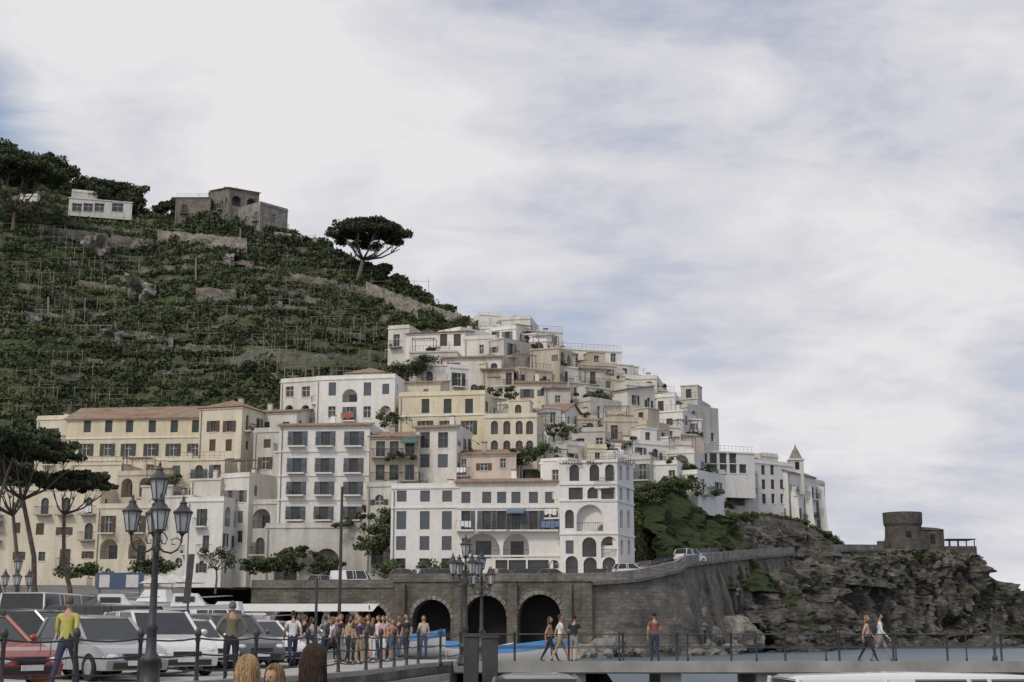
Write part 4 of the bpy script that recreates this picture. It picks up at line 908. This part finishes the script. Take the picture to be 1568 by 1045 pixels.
for u,d,hd,cb_,cv in ((175,92,10,True,None),(235,100,170,True,None),(290,96,5,True,None),(345,104,175,True,None),(395,110,10,True,None),(440,86,20,False,BLUE),(620,70,5,False,BLUE),(668,78,150,False,BLUE),(790,66,8,False,BLUE),(600,84,20,False,None),(735,78,15,False,None),(820,70,-12,False,BLUE),(700,90,60,False,None)):
    boat(u,d,hd,6 if cb_ else 3.9,cb_,cv,z=(gz(u,d)+.5 if cb_ else max(-.9,gz(u,d)-.2)),name='motor_boat' if cb_ else 'rowing_boat')
t=Thing('beach_kiosk',G(455,120,0)); t.p('counter',W2).box(-6,6,0,4,0,1.1); t.p('posts',IRON).tube([(-5.9,0,0),(-5.9,0,3)],.06); t.p('posts',IRON).tube([(5.9,0,0),(5.9,0,3)],.06); t.p('awning',FRAME).add([(-6.3,-1.2,2.5),(6.3,-1.2,2.5),(6.3,4,3.2),(-6.3,4,3.2)],[(0,1,2,3)]); t.done()
for u,d in ((262,125),(285,128),(240,122)):
    t=Thing('parasol',G(u,d,gz(u,d))); t.p('pole',IRON).tube([(0,0,0),(0,0,2.5)],.03); t.p('canopy',FRAME).lathe([(1.6,2.1),(1.5,2.2),(.7,2.6),(.02,2.85)],n=8); t.done()
t=Thing('billboard',G(182,140,gz(182,140))); t.p('panel',PBL).box(-2.3,2.3,0,.1,1.0,2.6); t.p('legs',IRON).box(-2,-1.9,.1,.2,0,2.6); t.p('legs',IRON).box(1.9,2,.1,.2,0,2.6); pc=t.p('posters',FRAME); pc.box(-2.0,-1.0,-.02,-.003,1.2,2.4); pc.box(.6,1.8,-.02,-.003,1.2,2.4); t.done()
umbrella_pine(G(62,118,2.2),P(30,705,116),4.8,3.2,.24,150,140,.13,fork=P(35,765,117)); umbrella_pine(G(108,120,2.3),P(118,752,120),3.3,2.0,.2,90,130,.12,fork=P(98,788,120),nlimb=6)
umbrella_pine(G(5,112,2),P(-35,690,112),4.5,2.8,.22,80,120,.13); umbrella_pine(G(30,122,2.5),P(5,740,122),3.6,2.2,.2,90,110,.13,fork=P(20,790,122))
def small_tree(u,v,d,h,r):
    a=P(u,v,d); t=Thing('small_tree',(a.x,a.y,a.z-h)); tr=t.p('trunk',BARK); tr.tube([(0,0,0),(.1,0,h*.4),(0,0,h*.7)],[.14,.1,.08],7); C=[];Rd=[]
    for i in range(6): e=(U(-1,1)*r,U(-1,1)*r*.6,h*U(.75,1.1)); tr.tube([(0,0,h*.6),e],[.06,.02],5); 
    e_=t.done()
    for i in range(16): C.append((U(-1,1)*r,U(-.7,.7)*r,h*.8+U(-.5,1)*r*.8)); q=r*U(.25,.5); Rd.append((q,q,q*.8))
    leaves('crown',C,Rd,60,.11,LEAFH,e_)
small_tree(332,850,150,4,1.7); small_tree(655,868,160,2.6,1.0); small_tree(690,866,161,2.6,1.1)
# ---------------------------------------------------------------- people
SKIN=plain('skin',(.45,.27,.19),.6,0,.08); SHOE=plain('shoe',(.05,.045,.04),.7)
CL={}
def cloth(c):
    if c not in CL: CL[c]=plain('cloth_%d'%len(CL),c,.9,0,.12,6)
    return CL[c]
def person(u,d,head=0,h=1.7,top=(.7,.7,.7),bot=(.05,.06,.09),hair=(.06,.04,.025),pose='stand',shorts=False,longh=False,sleeve=False,z=-.15,bag=None,skirt=False,name=None,fem=False,lean=0,near=False):
    name=name or ('woman' if fem else 'man')
    k=h/1.75
    st={'stand':.03,'walk':.2}.get(pose,.04)*(1 if R()<.5 else -1)
    sw=.185 if not fem else .155
    J={}
    V=[('pel',(0,0,.95),(.15,.11)),('sp',(0,0,1.10),(.125,.095)),('ch',(0,.01+lean*.3,1.30),(.155,.11)),('nk',(0,lean*.5,1.45),(.055,.055)),('hd',(0,.015+lean*.6,1.54),(.05,.055))]
    E=[('pel','sp'),('sp','ch'),('ch','nk'),('nk','hd')]
    for s,n in ((-1,'L'),(1,'R')):
        f=st*s
        V+=[('hip'+n,(s*.09,0,.88),(.10,.105)),('kn'+n,(s*.10,f*.9+.02,.50),(.06,.065)),('an'+n,(s*.10,f*1.7-(.05 if f<0 else 0),.09),(.038,.042)),('to'+n,(s*.11,f*1.7+.15,.035),(.038,.03))]
        E+=[('pel','hip'+n),('hip'+n,'kn'+n),('kn'+n,'an'+n),('an'+n,'to'+n)]
        af=-f*.8
        el=(s*(sw+.06),-.03+af*.6+lean*.3,1.12); wr=(s*(sw+.055),.07+af*1.3+lean*.3,.90); hn=(s*(sw+.05),.10+af*1.45+lean*.3,.82)
        if pose=='phone' and n=='R' or pose=='both': el=(s*(sw+.06),.0,1.12); wr=(s*.10,.26,1.24); hn=(s*.06,.31,1.30)
        if pose=='hips' : el=(s*(sw+.16),-.05,1.14); wr=(s*.19,.05,.99); hn=(s*.14,.09,.97)
        if pose=='rail': el=(s*(sw+.04),.12,1.13); wr=(s*(sw),.32,1.02); hn=(s*(sw-.03),.39,1.01)
        V+=[('sh'+n,(s*sw,lean*.35,1.395),(.062,.065)),('el'+n,el,(.043,.045)),('wr'+n,wr,(.026,.03)),('ha'+n,hn,(.022,.038))]
        E+=[('ch','sh'+n),('sh'+n,'el'+n),('el'+n,'wr'+n),('wr'+n,'ha'+n)]
        J[n]=(Vector(wr),Vector(hn),s)
    idx={v[0]:i for i,v in enumerate(V)}
    me=bpy.data.meshes.new('tmp'); me.from_pydata([v[1] for v in V],[(idx[a],idx[b]) for a,b in E],[]); ob=bpy.data.objects.new('tmp',me); sc.collection.objects.link(ob)
    md=ob.modifiers.new('s','SKIN'); md.use_smooth_shade=True
    for i,v in enumerate(V): me.skin_vertices[0].data[i].radius=v[2]; me.skin_vertices[0].data[i].use_root=(i==0)
    ob.modifiers.new('ss','SUBSURF').levels=1
    dg=bpy.context.evaluated_depsgraph_get(); em=bpy.data.meshes.new_from_object(ob.evaluated_get(dg)); bpy.data.objects.remove(ob); em.name='body'
    while len(em.materials): em.materials.pop()
    for m_ in (cloth(top),cloth(bot),SKIN,SHOE): em.materials.append(m_)
    segs=[(Vector(V[idx[a]][1]),Vector(V[idx[b]][1]),a,b) for a,b in E]
    for pl in em.polygons:
        c=pl.center; best=None;bd=9
        for A,B_,a,b in segs:
            q=B_-A; tt=max(0,min(1,(c-A).dot(q)/q.length_squared)); dd=(c-(A+q*tt)).length
            if dd<bd: bd=dd;best=(a,b,tt)
        a,b,tt=best; mi=0
        if b[:2] in('kn',) or b[:3]=='hip': mi=1 if not(shorts and b[:2]=='kn' and tt>.8) else 2
        elif b[:2]=='an': mi=2 if shorts and tt<.85 else (1 if tt<.9 else 3)
        elif b[:2]=='to': mi=3
        elif b[:2]=='el': mi=0 if (sleeve or tt<.6) else 2
        elif b[:2]=='wr': mi=0 if sleeve and tt<.95 else 2
        elif b[:2]=='ha' or b=='hd': mi=2
        elif b=='nk': mi=0 if tt<.6 else 2
        elif c.z<.98: mi=1
        pl.material_index=mi; pl.use_smooth=True
    t=Thing(name,G(u,d,z),math.radians(head),k)
    hc=Vector((0,.02+lean*.65,1.635)); 
    def hs(p):
        q=p.copy(); 
        if q.z<0: q.x*=1+.28*q.z; q.y*=1+.15*q.z
        return q
    t.p('head',SKIN).ell(hc,(.074,.092,.118),14,11,hs)
    fc=t.p('face',SKIN); fc.ell(hc+Vector((0,.095,-.015)),(.014,.02,.026),6,5)
    for s in(-1,1): fc.ell(hc+Vector((s*.077,0,-.005)),(.01,.022,.032),6,5); t.p('eyes',DARK).ell(hc+Vector((s*.03,.082,.012)),(.012,.008,.007),6,4)
    t.p('mouth',RED).ell(hc+Vector((0,.083,-.055)),(.022,.008,.006),6,4)
    hm=cloth(hair)
    def hf(p):
        q=p.copy()
        if q.y>.25 and q.z<.45: q.y=.25+(q.y-.25)*.1; 
        if q.z<-.35: q.z=-.35+(q.z+.35)*.2
        return q
    t.p('hair',hm).ell(hc+Vector((0,-.012,.015)),(.086,.102,.118),14,10,hf)
    if longh: t.p('hair',hm).ell(hc+Vector((0,-.07,-.10)),(.085,.05,.19),10,8)
    if near:
        hm2=[cloth(tuple(x*f for x in hair)) for f in (.55,1.0,1.5)]
        for i in range(520):
            a=U(math.pi*.98,math.pi*2.02) if R()<.75 else U(0,6.283); ph=U(0,.35)**1.0 if R()<.5 else U(0,1.2)
            L_=U(.25,.42); pts_=[]; wv=U(0,6)
            for j in range(8):
                s=j/7; pp=min(ph+s*2.0,1.75); rr=(.092+U(0,.004),.108,.126)
                x=rr[0]*math.sin(pp)*math.cos(a); y=rr[1]*math.sin(pp)*math.sin(a); zz_=rr[2]*math.cos(pp)
                if ph+s*2.0>1.75: zz_-= (ph+s*2.0-1.75)*L_; x+=.012*math.sin(wv+s*9); y+=.008*math.cos(wv+s*8)
                if y>.06 and zz_<.06: break
                pts_.append(hc+Vector((x,y-.012,zz_+.012)))
            if len(pts_)>2: t.p('hair_strands_%d'%(i%3),hm2[i%3]).tube(pts_,[.005]*(len(pts_)-1)+[.0015],4,False)
    hd_=t.p('hands',SKIN)
    for n in 'LR':
        wr,hn,s=J[n]; dr=(hn-wr).normalized(); sd=dr.cross(Vector((s,0,0))).normalized()
        for i,(o,l) in enumerate(((-.026,.062),(-.009,.074),(.009,.07),(.026,.055))):
            b0=hn+sd*o+dr*.01; hd_.tube([b0,b0+dr*l*.55,b0+dr*l*.85+Vector((-s*.015,0,0)),b0+dr*l+Vector((-s*.03,0,0))],[.009,.0085,.008,.006],5)
        th=wr.lerp(hn,.5)+sd*-.03; hd_.tube([th,th+dr*.035-sd*.03,th+dr*.065-sd*.035],[.011,.010,.007],5)
    if skirt: t.p('skirt',cloth(bot)).lathe([(.19,.55),(.205,.54),(.16,.85),(.13,1.02)],n=14)
    if bag is not None:
        if bag=='back': t.p('backpack',cloth((.05,.05,.07))).ell((0,-.2,1.22),(.15,.10,.22),10,8); 
        elif bag=='hand': t.p('handbag',cloth((.12,.06,.03))).box(.24,.32,-.1,.18,.55,.78); t.p('handbag',cloth((.12,.06,.03))).tube([(.28,-.06,.78),(.28,.04,.95),(.28,.14,.78)],.01,5)
    e=t.done(('head','hair','face','hands'),{'handbag':.02}); bo=bpy.data.objects.new('body',em); sc.collection.objects.link(bo); bo.parent=e
YEL=(.48,.44,.12);WH=(.68,.68,.70);BK=(.025,.025,.03);PKc=(.5,.33,.34);OR=(.5,.2,.09);NV=(.035,.045,.09);KH=(.28,.23,.15);JN=(.08,.12,.2);GY=(.25,.25,.26);TE=(.03,.25,.25)
person(98,28.3,-10,1.80,YEL,NV,(.12,.10,.09),'walk',sleeve=True)
person(352,33.5,20,1.80,(.17,.15,.11),BK,(.15,.14,.13),'hips',sleeve=True)
person(447,46,15,1.75,WH,NV,(.05,.03,.02),'walk')
grp=[(508,53,1.62,WH,BK,1,0),(521,52,1.7,BK,GY,0,0),(532,50,1.66,(.40,.32,.18),BK,1,0),(545,52,1.72,(.10,.05,.03),BK,1,0),(556,54,1.6,(.4,.36,.2),JN,1,1),(570,56,1.6,BK,WH,1,0),(586,53,1.66,PKc,WH,1,1),(600,54,1.55,OR,JN,0,1),(579,55,1.7,WH,NV,0,0),(622,57,1.78,BK,NV,0,0),(648,58,1.72,(.5,.45,.42),JN,1,0),(497,56,1.7,GY,NV,0,0),(563,57,1.74,(.08,.1,.12),KH,0,1),(465,54,1.7,BK,GY,0,0),(514,57,1.68,(.3,.1,.1),BK,1,0),(539,57,1.7,WH,GY,0,0),(550,49,1.6,NV,KH,0,1),(592,58,1.72,GY,BK,0,0),(475,58,1.66,(.4,.4,.45),NV,1,0),(610,60,1.7,BK,JN,0,0)]
hrs=[(.06,.04,.025),(.25,.16,.07),(.02,.015,.012),(.13,.07,.03)]
for u,d,h_,tp,bt,fm,shs in grp: person(u,d,U(-70,70)+(180 if R()<.3 else 0),h_,tp,bt,random.choice(hrs),random.choice(['stand','hips','phone','walk','stand']),shorts=bool(shs),longh=bool(fm),fem=bool(fm),skirt=bool(fm) and R()<.3,bag=random.choice([None,'back','hand',None]))
person(858,52.5,-80,1.7,WH,KH,hrs[0],'walk',shorts=True); person(879,52,-20,1.68,BK,GY,hrs[2],'rail',shorts=True,lean=.12); person(842,53,-100,1.62,(.35,.2,.15),BK,hrs[3],'walk',fem=True,longh=True)
person(1003,52.5,10,1.78,(.22,.09,.08),NV,hrs[2],'phone'); person(1330,52,-110,1.66,(.45,.35,.30),BK,hrs[1],'walk',fem=True,longh=True); person(1350,52.3,-105,1.74,WH,GY,hrs[2],'walk',sleeve=True,bag='back')
person(367,11,20,1.66,(.5,.45,.4),NV,(.34,.23,.12),'stand',longh=True,fem=True,z=-.86,near=True); person(412,12.5,150,1.55,(.6,.5,.4),NV,(.22,.14,.07),'stand',longh=True,fem=True,z=-.85,near=True); person(470,11,-15,1.74,TE,NV,(.05,.03,.02),'stand',longh=True,fem=True,z=-.86,near=True)
for u,d,tp in ((640,152,WH),(930,150.5,BK),(760,152,PKc),(1243,232,BK)): person(u,d,U(0,360),1.7,tp,NV,hrs[0],'walk',z=5.92 if u<1000 else P(1243,845,232).z)
t=Thing('suitcase',G(66,29.5,-.15),.3); t.p('shell',cloth((.40,.09,.04))).box(-.22,.22,-.13,.13,.06,.66); t.p('handle',IRON).tube([(-.1,-.1,.66),(-.1,-.1,.98),(.1,-.1,.98),(.1,-.1,.66)],.012,6); wl=t.p('wheels',TYRE)
for sx_ in(-.17,.17):
    for sy in(-.09,.09): wl.ell((sx_,sy,.035),(.02,.035,.035),8,6)
t.done((),{'shell':.05})
print('OBJ',len(bpy.data.objects))
